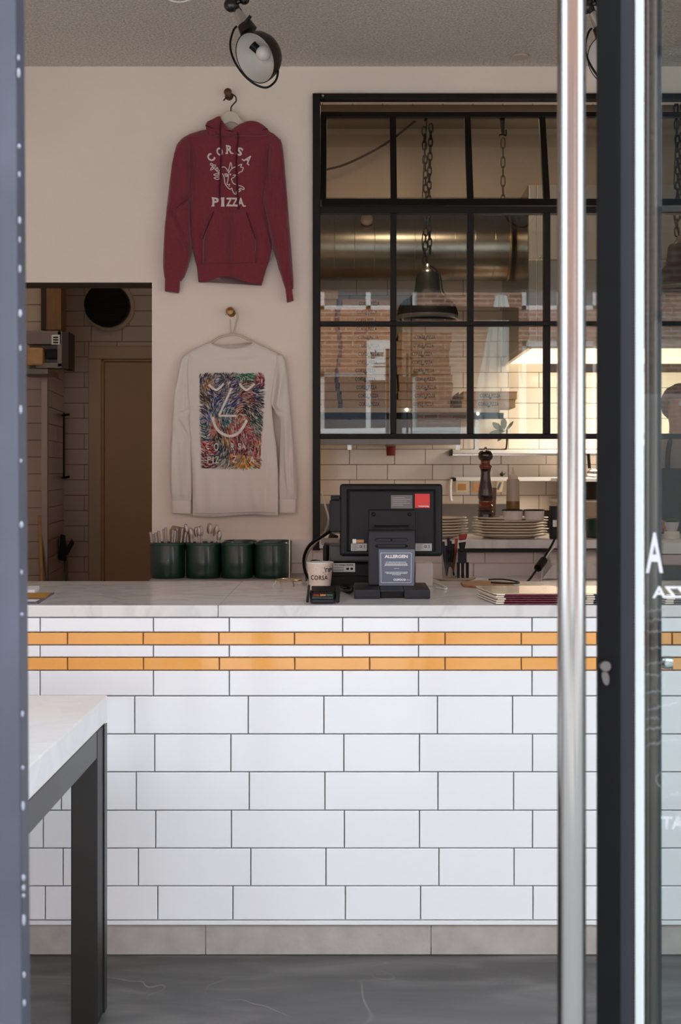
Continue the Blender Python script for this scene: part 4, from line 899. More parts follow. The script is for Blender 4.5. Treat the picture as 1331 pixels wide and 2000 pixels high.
# menus
def menus(x0, x1, n, m, lab, grp, yb=1181):
    d = 3.315
    for i in range(n):
        z = CT+.0008+i*.0056; jit = random.uniform(-2, 3)
        pos = 'bottom' if i == 0 else ('top' if i == n-1 else ordn[i]+' from the bottom')
        r = thing('menu_folder', (PX((x0+x1)/2, d), d, z), '%s menu folder of the %s' % (pos, lab), 'menu', grp)
        a, c = PX(x0+jit, d), PX(x1, d)
        MB().hexa([(a, d, z), (c, d, z), (c, d+.2, z), (a-.03, d+.2, z)], [(a, d, z+.0036), (c, d, z+.0036), (c, d+.2, z+.0036), (a-.03, d+.2, z+.0036)]).build('cover', m, r, bevel=.0008)
        a2 = a-PX(VX+16, d)
        MB().hexa([(a2, d-.001, z+.0012), (a, d-.001, z+.0012), (a, d+.198, z+.0012), (a2-.03, d+.198, z+.0012)], [(a2, d-.001, z+.0048), (a, d-.001, z+.0048), (a, d+.198, z+.0048), (a2-.03, d+.198, z+.0048)]).build('page_edge', M_cream, r)
        if i == n-1:
            MB().hexa([(a2-.01, d+.01, z+.0038), (c, d+.01, z+.0038), (c, d+.2, z+.0045), (a2-.035, d+.2, z+.0045)], [(a2-.01, d+.01, z+.0052), (c, d+.01, z+.0052), (c, d+.2, z+.0085), (a2-.035, d+.2, z+.0085)]).build('page', mat('menu_page', (226, 210, 186), .25, coat=.5, var=.12, vscale=9), r)
menus(986, 1108, 5, mat('maroon_board', (96, 22, 40), .5), 'maroon stack by the steel handle', 'maroon menu folders')
menus(1161, 1282, 5, mat('teal_board', (24, 62, 74), .5), 'teal stack behind the door stile', 'teal menu folders')
menus(1318, 1420, 5, mat('grey_board2', (90, 88, 86), .5), 'grey stack at the right edge', 'grey menu folders')
# things far right behind the glass on the pass shelf
o = thing('spice_jar', (PX(1313, 5.25), 5.25, sl_z), 'white jar with black domed lid on the pass shelf at the right edge', 'jar')
X = PX(1313, 5.25); k = 5.25/FP
MB().lathe((X, 5.25, sl_z), [(15*k, 0), (15*k, 12*k), (14*k, 14*k), (.3*k, 14*k)], 24).build('base', M_cream, o, smooth=True)
MB().lathe((X, 5.25, sl_z+14*k), [(9*k, 0), (13*k, 12*k), (13.5*k, 18*k), (.3*k, 18*k)], 24).build('body', mat('grey_white', (200, 196, 204), .4), o, smooth=True)
MB().lathe((X, 5.25, sl_z+32*k), [(13.5*k, 0), (11*k, 4*k), (3*k, 6*k), (3*k, 10*k), (.3*k, 11*k)], 24).build('lid', M_blk2, o, smooth=True)
for i, (y0, y1, m) in enumerate(((1060, 1082, M_label), (1084, 1104, mat('pink_white_box', (214, 190, 186), .6)))):
    B((PX(1296, 5.0), 5.0, PZ(y1, 5.0)), (PX(1345, 5.0), 5.12, PZ(y0, 5.0))).build('carton', m, bevel=.002, label=('white carton with red mark, upper of two at the right edge', 'pinkish carton, lower of two at the right edge')[i], cat='carton')
B((PX(1290, 5.0), 4.98, .845), (PX(1350, 5.0), 5.14, PZ(1104, 5.0))).build('metal_tin', M_dgrey, bevel=.003, label='dark low tin under the pale cartons at the right edge', cat='tin')
# glimpses between handle and stile
for nm, x0, x1, y0, y1, D, m, lab, ct in (('storage_box', 1140, 1190, 941, 976, 7.7, mat('dark_brown_box', (48, 34, 28), .6), 'dark brown box on the far kitchen shelf between handle and stile', 'box'),
    ('paper_bag', 1140, 1200, 980, 1026, 5.5, mat('tan_paper', (176, 156, 134), .7), 'tan paper bag standing behind the right green pot', 'bag')):
    B((PX(x0, D), D, PZ(y1, D)), (PX(x1, D), D+.15, PZ(y0, D))).build(nm, m, label=lab, cat=ct, bevel=.006)
B((PX(1100, 7.6), 7.6, PZ(941, 7.6)), (2.4, DK-.01, PZ(934, 7.6))).build('wall_shelf', M_white, label='pale wall shelf low on the right of the kitchen tiles', cat='shelf', bevel=.002)
B((PX(1100, 7.6), 7.62, PZ(983, 7.6)), (2.4, DK-.01, PZ(976, 7.6))).build('wall_shelf', M_steel, label='steel shelf below the pale one on the right kitchen wall', cat='shelf', bevel=.002)
o = thing('ladle', P(1152, 934, 7.7), 'black handled ladle lying on the right kitchen shelf', 'ladle')
MB().tube([P(1150, 886, 7.7), P(1152, 915, 7.7)], .01, 10).build('handle', M_blk2, o, smooth=True); MB().sphere(P(1160, 924, 7.7), .035, 16, 10, (1.2, .7, .8)).build('scoop', M_steel, o, smooth=True)

# ------------------------------------------------------------------ garments
class Garment:
    def __init__(s, name, ox, oy, sc, D, hd, loc, label, folds=()):
        s.ox, s.oy, s.sc, s.D, s.hd, s.folds = ox, oy, sc, D, hd, folds
        s.root = thing(name, loc, label, 'hoodie' if name == 'hoodie' else 'shirt'); s.torso = None
    def w(s, cx, cy, y): 
        return Vector((PX(s.ox+cx/s.sc, s.D), y, PZ(s.oy+cy/s.sc, s.D)))
    def fold(s, x, y):
        d = 0
        for (x0, y0, x1, y1, wd, a) in s.folds:
            dx, dy = x1-x0, y1-y0; L2 = dx*dx+dy*dy; t = max(0, min(1, ((x-x0)*dx+(y-y0)*dy)/L2)); q = math.hypot(x-x0-dx*t, y-y0-dy*t)
            d += 2.5*a*math.exp(-(q/wd)**2)*math.sin(PI*min(1, max(0, .15+.7*t)))
        return d
    def rowat(s, rows, y):
        if y <= rows[0][0]: return rows[0][1:]
        for a, c in zip(rows, rows[1:]):
            if y <= c[0]:
                t = (y-a[0])/(c[0]-a[0]); t = t*t*(3-2*t)*.4+t*.6; return (a[1]+(c[1]-a[1])*t, a[2]+(c[2]-a[2])*t)
        return rows[-1][1:]
    def front(s, rows, x, y, hd, yc):
        xl, xr = s.rowat(rows, y); q = min(1, abs((x-(xl+xr)/2)/((xr-xl)/2))); return yc-hd*max(0, 1-q**2.6)**(1/2.2)-s.fold(x, y)
    def loft(s, name, rows, m, hd=None, yc=None, n=70, seg=72, top=None, bot=None, label=None, cap=.35, wob=0):
        hd = hd or s.hd; yc = s.D if yc is None else yc; y0, y1 = rows[0][0], rows[-1][0]
        V = []; F = []
        for i in range(n+1):
            v = i/n; y = y0+(y1-y0)*v; xl, xr = s.rowat(rows, y); xc, hw = (xl+xr)/2, (xr-xl)/2
            e = min(1, cap+(1-cap)*min(v, 1-v)/.06) if cap < 1 else 1
            for k in range(seg):
                a = 2*PI*k/seg; c, sn = math.cos(a), math.sin(a)
                x = xc+hw*math.copysign(abs(c)**.8, c); dep = hd*e*math.copysign(abs(sn)**.8, sn)
                yy = y+(top(x)*(1-v)**4 if top else 0)+(bot(x)*v**6 if bot else 0)
                f = s.fold(x, yy) if sn > 0 else 0
                if wob: f += wob*math.sin(yy*.045+x*.02)*max(0, sn)
                V.append(s.w(x, yy, yc-dep-f*min(1, abs(sn)*2)))
        for i in range(n):
            for k in range(seg): F.append((i*seg+k, i*seg+(k+1) % seg, (i+1)*seg+(k+1) % seg, (i+1)*seg+k))
        F.append(tuple(range(seg-1, -1, -1))); F.append(tuple(n*seg+k for k in range(seg)))
        return MB().add(V, F).build(name, m, s.root, smooth=True, sharp=False, label=label)
# hoodie
DH = 5.155
hf = [(620, 1080, 610, 1600, 26, -.009), (500, 1100, 470, 1500, 60, .006), (720, 1150, 760, 1500, 60, .007), (390, 1100, 400, 1480, 30, -.006), (850, 1150, 860, 1450, 24, -.005),
      (300, 930, 160, 1060, 14, -.010), (160, 1060, 280, 1330, 14, -.009), (170, 600, 150, 1000, 26, .007), (110, 1150, 110, 1500, 26, .007), (210, 1150, 290, 1450, 30, .008),
      (900, 1010, 960, 1300, 14, -.008), (1010, 800, 1010, 1100, 30, .007), (1080, 1100, 1110, 1600, 18, .006), (1000, 1250, 1060, 1600, 18, .005), (300, 500, 330, 900, 24, -.006), (930, 520, 935, 900, 20, -.006),
      (440, 560, 500, 1000, 50, .003), (840, 560, 800, 1000, 60, .004), (460, 400, 560, 480, 22, -.004), (880, 430, 760, 500, 22, -.004)]
H = Garment('hoodie', 300, 160, 4.16, DH, .03, P(455, 590, DH), 'maroon hooded sweatshirt with cream CORSA PIZZA print on a white hanger', hf)
hrows = [(385, 420, 905), (405, 350, 950), (430, 280, 990), (460, 235, 1020), (500, 218, 1036), (560, 240, 1010), (640, 280, 960), (750, 295, 935), (900, 295, 912), (1050, 300, 905), (1200, 305, 925), (1350, 315, 962), (1440, 335, 945), (1500, 350, 925)]
H.loft('torso', hrows, M_maroon, n=90, seg=96, top=lambda x: 32*math.exp(-((x-640)/120)**2))
H.loft('sleeve', [(470, 225, 290), (520, 188, 310), (600, 168, 312), (700, 150, 302), (850, 130, 296), (950, 118, 292), (1050, 106, 298), (1200, 92, 302), (1330, 84, 312), (1420, 80, 304), (1500, 80, 282), (1580, 88, 255), (1618, 98, 228)], M_maroon, hd=.034, yc=DH-.002, cap=.5)
H.loft('sleeve', [(470, 965, 1035), (520, 940, 1050), (600, 932, 1060), (700, 925, 1068), (850, 903, 1080), (1000, 890, 1093), (1100, 900, 1100), (1200, 925, 1108), (1350, 970, 1120), (1500, 1012, 1130), (1600, 1045, 1138), (1680, 1070, 1138)], M_maroon, hd=.032, yc=DH-.002, cap=.5)
H.loft('cuff', [(1590, 95, 232), (1620, 93, 216), (1690, 92, 212), (1705, 94, 206)], M_maroon, hd=.024, n=16, cap=.9, bot=lambda x: (x-92)*.12-4)
H.loft('cuff', [(1665, 1070, 1138), (1690, 1072, 1128), (1750, 1080, 1136), (1785, 1084, 1140)], M_maroon, hd=.018, n=16, cap=.9, bot=lambda x: -(x-1084)*.3+8)
H.loft('hem_band', [(1478, 348, 930), (1540, 356, 912), (1600, 362, 893), (1628, 366, 880)], M_maroon, hd=.029, n=24, seg=96, cap=.95, bot=lambda x: -48*math.exp(-((x-600)/110)**2)+26*((x-366)/514)**3)
H.loft('hood', [(293, 538, 550), (315, 490, 558), (335, 440, 572), (355, 428, 588), (385, 430, 612), (415, 432, 650), (450, 450, 690)], M_maroon, hd=.026, yc=DH-.012, n=30, cap=.6, label='left fold of the hood')
H.loft('hood', [(333, 770, 830), (345, 730, 868), (362, 690, 900), (385, 655, 925), (410, 622, 945), (440, 600, 950), (455, 640, 900)], M_maroon, hd=.028, yc=DH-.014, n=30, cap=.6, label='right fold of the hood')
# hanger
hg = thing('coat_hanger', P(455, 240, DH), 'white wooden hanger with wire hook inside the maroon hoodie', 'hanger', 'coat hangers on the wall')
hp_ = [(550, 290), (575, 255), (605, 240), (655, 240), (685, 262), (705, 300), (755, 345), (900, 430), (890, 445), (720, 372), (660, 330), (620, 322), (580, 345), (470, 400), (360, 440), (350, 425)]
MB().prism([H.w(x, y, DH-.005) for x, y in hp_], (0, .012, 0)).build('shoulders', mat('hanger_white', (214, 200, 186), .5), hg, bevel=.003)
MB().tube(smooth_pts([H.w(630, 242, DH), H.w(632, 205, DH), H.w(655, 175, DH), H.w(672, 155, DH), H.w(668, 122, DH), H.w(645, 104, DH), H.w(615, 108, DH), H.w(590, 130, DH), H.w(568, 152, DH)]), .0028, 8).build('wire_hook', M_blk, hg, smooth=True)
def knob(px, py, lab, m, tall=1):
    D = DW; c = P(px, py, D); r = thing('wall_peg', (c.x, DW, c.z), lab, 'peg')
    MB().lathe((c.x, DW, c.z), [(.012, 0), (.011, .006), (.007, .01), (.007, .045), (.015, .05), (.0165, .058), (.014, .066), (.001, .069)], 20, (0, -1, 0)).build('knob', m, r, smooth=True)
    MB().lathe((c.x, DW-.0005, c.z), [(.018, 0), (.016, .004), (.001, .004)], 20, (0, -1, 0)).build('rose', m, r, smooth=True)
    return r
mk = mat('old_bronze', (98, 70, 50), .4, metal=.6)
knob(448, 188, 'bronze wall peg above the maroon hoodie', mk); knob(452.5, 611, 'small brass knob above the white shirt', mat('aged_brass', (150, 110, 66), .35, metal=.8))
# pocket
def drape(G, rows, hd, yc, off): return lambda x, y: G.w(x, y, G.front(rows, x, y, hd, yc)-off)
dm = drape(H, hrows, .03, DH, .0025)
pk = MB(); N = 26; Lx = lambda y: 500-(y-1070)/210*90 if y < 1280 else 410-(y-1280)/200*8; Rx = lambda y: 760+(y-1070)/230*78 if y < 1300 else 838-(y-1300)/180*6
for i in range(N+1):
    y = 1070+(1482-1070)*i/N
    for j in range(N+1): pk.v.append(tuple(dm(Lx(y)+(Rx(y)-Lx(y))*j/N, y)))
pk.f = [(i*(N+1)+j, i*(N+1)+j+1, (i+1)*(N+1)+j+1, (i+1)*(N+1)+j) for i in range(N) for j in range(N)]
po = pk.build('pocket', M_maroon, H.root, smooth=True, sharp=False); sm = po.modifiers.new('solid', 'SOLIDIFY'); sm.thickness = .003; sm.offset = 0
dm2 = drape(H, hrows, .03, DH, .0052)
for F_ in (Lx, Rx): MB().tube([dm2(F_(y), y) for y in range(1070, 1290, 12)], .0016, 5).build('pocket_seam', M_maroond, po, smooth=True)
# neckline crease and cords
MB().tube([H.w(x, y, DH-.034) for x, y in [(430, 372), (480, 392), (550, 405), (620, 415), (690, 432), (760, 430), (850, 412), (932, 398)]], .0022, 6).build('neck_crease', M_maroond, H.root, smooth=True)  # dark tube stands in for shade in the hood's neckline crease
hs = lambda x, y: H.w(x, y, H.front(hrows, x, y, .03, DH)-.006)
MB().tube(smooth_pts([H.w(560, 340, DH-.04), H.w(552, 400, DH-.045)]+[hs(x, y) for x, y in ((550, 480), (556, 600), (552, 750), (545, 900), (548, 955))], 4), .0028, 8).build('drawstring', M_maroond, H.root, smooth=True)
MB().tube(smooth_pts([H.w(694, 432, DH-.044)]+[hs(x, y) for x, y in ((695, 480), (688, 560), (680, 700), (686, 850), (690, 950), (702, 1050))], 4), .0028, 8).build('drawstring', M_maroond, H.root, smooth=True)
# print
pm_ = drape(H, hrows, .03, DH, .0035)
w = MB()
def arc_letter(ch, cx, cy, rot, sz, serif=True):
    vs, fs = text2d(ch, .035); c, s_ = math.cos(rot), math.sin(rot); aw = .74*sz*(.45 if ch == 'I' else 1)
    out = []
    for u, v in vs:
        a = (u-.5)*aw; b_ = (.5-v)*sz; out.append(pm_(cx+a*c-b_*s_, cy+a*s_+b_*c))
    w.add(out, fs)
    # slab serifs as on varsity lettering
    if serif:
        sr = {'R': [(-.32, .46, .3), (.36, .46, .26), (-.34, -.46, .2)], 'A': [(-.42, .46, .3), (.42, .46, .3)], 'P': [(-.3, .46, .34), (-.34, -.46, .2)], 'I': [(0, .46, .42), (0, -.46, .42)]}.get(ch, [])
        for (a, b_, l) in sr:
            q = [(a-l/2, b_-.07), (a+l/2, b_-.07), (a+l/2, b_+.07), (a-l/2, b_+.07)]
            w.add([pm_(cx+(p*sz)*c-(r*sz)*s_, cy+(p*sz)*s_+(r*sz)*c) for p, r in q], [(0, 1, 2, 3)])
for ch, cx, cy, rot in (('C', 474, 632, -.75), ('O', 545, 583, -.32), ('R', 624, 566, 0), ('S', 706, 583, .32), ('A', 775, 645, .72)): arc_letter(ch, cx, cy, rot, 68)
for ch, cx in (('P', 512), ('I', 570), ('Z', 622), ('Z', 668), ('A', 716)): arc_letter(ch, cx, 990, 0, 70)
w.build('lettering', M_print, H.root)
def e2(x, y): return ((390+x/11.09-300)*4.16, (280+y/11.09-160)*4.16)     # emblem zoom -> garment coordinates
w = MB()
for ln in ([(500, 565), (545, 550), (600, 590), (640, 660), (655, 690)], [(640, 640), (665, 560), (692, 455), (715, 540), (718, 590)], [(650, 680), (690, 620), (740, 575), (800, 550)],
           [(515, 695), (545, 760), (562, 850), (570, 910), (620, 985), (670, 1030), (700, 1022), (715, 1000)], [(640, 700), (640, 780), (628, 860), (610, 920), (640, 932), (680, 925)],
           [(555, 705), (620, 700)], [(560, 730), (640, 728)], [(570, 760), (620, 755), (635, 735)], [(645, 960), (670, 962), (660, 975)], [(665, 710), (695, 705), (680, 735)],
           [(740, 735), (800, 725), (770, 770), (730, 790), (705, 825), (725, 850), (735, 890), (770, 920), (805, 932)],
           [(720, 1010), (730, 1060), (760, 1115), (790, 1138), (820, 1125), (818, 1090), (800, 1100)],
           [(850, 525), (935, 495), (905, 555), (965, 570), (945, 620), (935, 650), (880, 665), (860, 700)], [(860, 950), (940, 975), (985, 1020), (960, 1040), (905, 1010), (870, 1045), (910, 1050), (865, 1095)],
           [(250, 490), (290, 485), (320, 520), (300, 560), (340, 590), (400, 650), (440, 690), (460, 760), (462, 915)], [(250, 505), (300, 540), (270, 600), (265, 628), (310, 610), (325, 575)],
           [(320, 520), (370, 515), (350, 560), (320, 560)], [(400, 560), (375, 600), (385, 640), (420, 610), (400, 560)], [(460, 615), (435, 660), (460, 680)], [(440, 700), (390, 700), (330, 725), (380, 745), (440, 725)], [(450, 770), (400, 775), (340, 795), (390, 825), (440, 815), (455, 790)]):
    pts = smooth_pts([(*e2(*p), 0) for p in ln], 4); w.strip([(p.x, p.y) for p in pts], 7, pm_)
w.build('face_emblem', M_print, H.root)

# white shirt
DSh = 5.165
sf = [(470, 1400, 480, 1720, 40, .005), (620, 1380, 640, 1730, 40, -.005), (800, 1380, 860, 1720, 40, .006), (930, 1200, 900, 1700, 24, -.005), (330, 1200, 360, 1700, 30, .005), (300, 880, 210, 920, 14, -.008), (200, 960, 300, 1120, 14, -.008),
      (250, 500, 250, 850, 20, -.006), (185, 600, 170, 900, 22, .006), (160, 1100, 160, 1550, 18, .006), (240, 1150, 250, 1560, 22, .006), (1010, 520, 970, 860, 18, -.006), (1045, 600, 1010, 860, 18, .006), (960, 870, 1050, 900, 14, -.008),
      (1075, 950, 1090, 1500, 20, .006), (1130, 1200, 1140, 1560, 14, .005), (1060, 1350, 1080, 1560, 10, -.005), (420, 420, 620, 450, 18, -.003), (860, 420, 660, 450, 18, -.003)]
T = Garment('long_sleeve_shirt', 300, 590, 4.16, DSh, .022, P(456, 1008, DSh), 'white long sleeved shirt with colourful back print hanging below the hoodie', sf)
trows = [(328, 452, 822), (350, 402, 862), (380, 330, 930), (410, 282, 990), (440, 250, 1045), (490, 245, 1050), (560, 260, 1010), (700, 275, 975), (850, 288, 962), (1000, 292, 975), (1200, 302, 1002), (1400, 312, 1016), (1600, 316, 1018), (1742, 318, 1014)]
T.loft('body', trows, M_cloth, n=90, seg=96, top=lambda x: 52*max(0, 1-((x-640)/170)**2), bot=lambda x: -6+10*math.sin((x-300)/110), cap=.5)
T.loft('sleeve', [(430, 250, 300), (480, 222, 290), (600, 200, 278), (750, 176, 285), (850, 165, 300), (950, 152, 292), (1050, 148, 300), (1200, 138, 306), (1400, 134, 312), (1520, 136, 312), (1590, 145, 310), (1622, 155, 306)], M_cloth, hd=.024, yc=DSh-.004, cap=.5)
T.loft('sleeve', [(430, 1000, 1050), (480, 1000, 1076), (600, 985, 1090), (700, 968, 1100), (830, 956, 1112), (880, 985, 1116), (960, 1030, 1122), (1100, 1032, 1135), (1300, 1026, 1155), (1450, 1022, 1168), (1560, 1022, 1170), (1612, 1028, 1160)], M_cloth, hd=.024, yc=DSh-.004, cap=.5)
T.loft('cuff', [(1608, 150, 306), (1640, 150, 308), (1720, 152, 306)], M_cloth, hd=.019, n=14, cap=.9)
T.loft('cuff', [(1600, 1022, 1162), (1640, 1022, 1163), (1715, 1026, 1158)], M_cloth, hd=.019, n=14, cap=.9)
MB().tube([T.w(640+175*math.sin(a*PI/40), 330+58*math.cos(a*PI/40)**1 if math.cos(a*PI/40) > 0 else 330, DSh-.012) for a in range(-19, 20)], .0035, 8).build('collar', M_cloth, T.root, smooth=True)
MB().tube([T.w(x, 1712+6*math.sin((x-300)/110), T.front(trows, x, 1712, .022, DSh)) for x in range(330, 1010, 20)], .0014, 5).build('hem_stitching', mat('grey_beige_stitch', (190, 178, 168), .9), T.root, smooth=True)  # stitching a little darker than the cotton
hg = thing('coat_hanger', P(456, 650, DSh), 'white plastic hanger carrying the white long sleeved shirt', 'hanger', 'coat hangers on the wall')
hm = mat('ivory_plastic', (206, 192, 176), .4)
MB().tube(smooth_pts([T.w(250, 450, DSh), T.w(330, 405, DSh), T.w(470, 330, DSh), T.w(540, 285, DSh), T.w(640, 265, DSh), T.w(720, 280, DSh), T.w(810, 325, DSh), T.w(960, 400, DSh), T.w(1040, 445, DSh)]), .0048, 10).build('shoulders', hm, hg, smooth=True)
MB().tube(smooth_pts([T.w(645, 268, DSh), T.w(660, 225, DSh), T.w(675, 170, DSh-.012), T.w(686, 120, DSh-.02), T.w(670, 70, DSh-.02), T.w(630, 50, DSh-.02), T.w(592, 75, DSh-.02), T.w(590, 110, DSh-.02)]), .0042, 8).build('hook', hm, hg, smooth=True)
MB().tube(smooth_pts([T.w(630, 268, DSh), T.w(628, 200, DSh-.006), T.w(625, 140, DSh-.01)]), .003, 8).build('hook_rib', hm, hg, smooth=True)
# back print: strokes following a flow field
tmap = drape(T, trows, .022, DSh, .0026); tmap2 = drape(T, trows, .022, DSh, .0038)
def s2(x, y): return ((380+x/8.873-300)*4.16, (710+y/8.873-590)*4.16)     # print zoom -> garment coordinates
seeds = [(150, 300, (70, 64, 84)), (240, 350, (176, 130, 96)), (420, 280, (66, 74, 96)), (520, 420, (100, 100, 116)), (620, 300, (96, 84, 104)), (700, 330, (92, 74, 120)), (850, 240, (54, 128, 92)), (1000, 230, (80, 150, 110)), (950, 370, (110, 70, 56)), (1120, 250, (160, 44, 56)), (1180, 340, (150, 50, 60)), (1130, 430, (60, 60, 84)),
 (1100, 560, (36, 52, 84)), (330, 560, (50, 56, 104)), (400, 680, (60, 72, 130)), (200, 620, (110, 90, 76)), (200, 800, (90, 82, 100)), (640, 560, (120, 104, 128)), (700, 700, (84, 74, 136)), (960, 560, (150, 70, 66)), (1010, 660, (120, 60, 54)), (600, 820, (50, 108, 132)), (420, 820, (66, 100, 120)), (780, 800, (176, 104, 84)), (900, 800, (48, 44, 48)), (1080, 800, (76, 72, 92)),
 (250, 940, (78, 92, 146)), (360, 1020, (186, 110, 92)), (560, 1020, (70, 110, 122)), (820, 960, (190, 110, 90)), (1100, 1000, (64, 96, 80)), (190, 1100, (40, 96, 104)), (330, 1180, (196, 100, 84)), (650, 1120, (186, 92, 84)), (900, 1200, (176, 60, 64)), (1120, 1150, (90, 100, 96)), (200, 1250, (66, 110, 118)), (440, 1300, (48, 40, 40)), (540, 1330, (168, 124, 60)), (780, 1330, (170, 70, 76)), (1010, 1330, (170, 64, 70)),
 (190, 1420, (176, 48, 56)), (300, 1480, (160, 44, 52)), (460, 1450, (44, 64, 84)), (680, 1460, (150, 56, 70)), (950, 1480, (140, 52, 62)), (1150, 1400, (206, 132, 92)), (540, 1580, (70, 84, 104)), (400, 1640, (62, 60, 74)), (200, 1700, (122, 30, 46)), (540, 1740, (150, 150, 140)), (660, 1650, (196, 120, 60)), (800, 1720, (214, 148, 44)), (1000, 1720, (206, 136, 40)), (1080, 1560, (170, 60, 60)), (1100, 1780, (190, 120, 48))]
vort = [(430, 330, 1, 160), (620, 480, -1, 200), (950, 600, 1, 200), (620, 850, 1, 220), (880, 1300, 1, 320), (250, 1000, -1, 250), (1080, 420, -1, 200), (500, 1500, -1, 250), (850, 1750, 1, 200)]
rn = random.Random(11)
V = []; F = []; CC = []
for i in range(7000):
    x = rn.uniform(105, 1215); y = rn.uniform(180, 1815)
    if not (100+(y-190)*.028 < x < 1222-(y-190)*.05): continue
    best = min(seeds, key=lambda q: (q[0]-x+rn.gauss(0, 16))**2+(q[1]-y+rn.gauss(0, 16))**2)
    vx = .25; vy = -.35
    for (cx, cy, sg, rr_) in vort:
        dx, dy = x-cx, y-cy; g_ = math.exp(-(dx*dx+dy*dy)/(2*rr_*rr_)); vx += -sg*dy/rr_*g_*2; vy += sg*dx/rr_*g_*2
    if y > 1640 and x > 620: vx, vy = (x-860)*.01, 1.2
    a = math.atan2(vy, vx)+rn.gauss(0, .12); l = rn.uniform(28, 56); wd = rn.uniform(7, 12)
    c_ = best[2]; br = rn.choice((.35, .5, .75, 1, 1.2, 9)); c_ = tuple(min(255, v*br) for v in c_) if br < 5 else (214, 196, 186)
    ca, sa = math.cos(a), math.sin(a); n = len(V)
    jit = rn.uniform(0, .0007)
    for (p, q) in ((-l, 0), (-l*.2, wd*.6), (l, wd*.15), (l*.1, -wd*.6)):
        gx, gy = s2(x+p*ca-q*sa, y+p*sa+q*ca); v = tmap(gx, gy); v.y -= jit; V.append(v)
    F.append((n, n+1, n+2, n+3)); CC.append(lin(c_))
w = MB(); w.add(V, F)
m = bpy.data.materials.new('printed_strokes'); m.use_nodes = True; at = m.node_tree.nodes.new('ShaderNodeAttribute'); at.attribute_name = 'ink'; m.node_tree.links.new(at.outputs['Color'], m.node_tree.nodes['Principled BSDF'].inputs['Base Color']); m.node_tree.nodes['Principled BSDF'].inputs['Roughness'].default_value = .85
off = wloc(T.root); me = bpy.data.meshes.new('print_strokes'); me.from_pydata([tuple(Vector(v)-off) for v in w.v], [], w.f); me.update()
ca_ = me.color_attributes.new('ink', 'FLOAT_COLOR', 'CORNER')
for p in me.polygons:
    for li in p.loop_indices: ca_.data[li].color = (*CC[p.index], 1)
me.materials.append(m); so_ = bpy.data.objects.new('print_strokes', me); COL.objects.link(so_); so_.parent = T.root; so_['kind'] = 'stuff'
tm2 = lambda x, y: tmap2(*s2(x, y))
for ln, wd in (([(265, 370), (320, 430), (390, 460), (450, 430), (520, 355)], 36), ([(790, 350), (840, 420), (910, 465), (970, 430), (1050, 355)], 38), ([(655, 435), (560, 640), (440, 900)], 36), ([(430, 910), (740, 910)], 34), ([(325, 930), (360, 1060), (430, 1170), (540, 1240), (640, 1260), (740, 1230), (830, 1140), (920, 985)], 46)):
    pts = smooth_pts([(*p, 0) for p in ln], 8); MB().strip([(p.x, p.y) for p in pts], wd, tm2).build('face_stroke', mat('bare_cotton', (232, 222, 214), .9), T.root)
w = MB()
for t, x0, x1, y0, y1 in (('C', 215, 270, 1380, 1490), ('O', 350, 430, 1380, 1510), ('R', 640, 700, 1380, 1500), ('S', 765, 815, 1385, 1490), ('A', 830, 895, 1385, 1490), ('P', 235, 300, 1610, 1730), ('I', 325, 345, 1610, 1730), ('Z', 370, 440, 1610, 1725), ('Z', 675, 745, 1600, 1715), ('A', 965, 1050, 1610, 1725)):
    put_text(w, t, x0, x1, y0, y1, tm2, .01)
w.build('lettering', mat('bare_cotton', (232, 222, 214), .9), T.root)

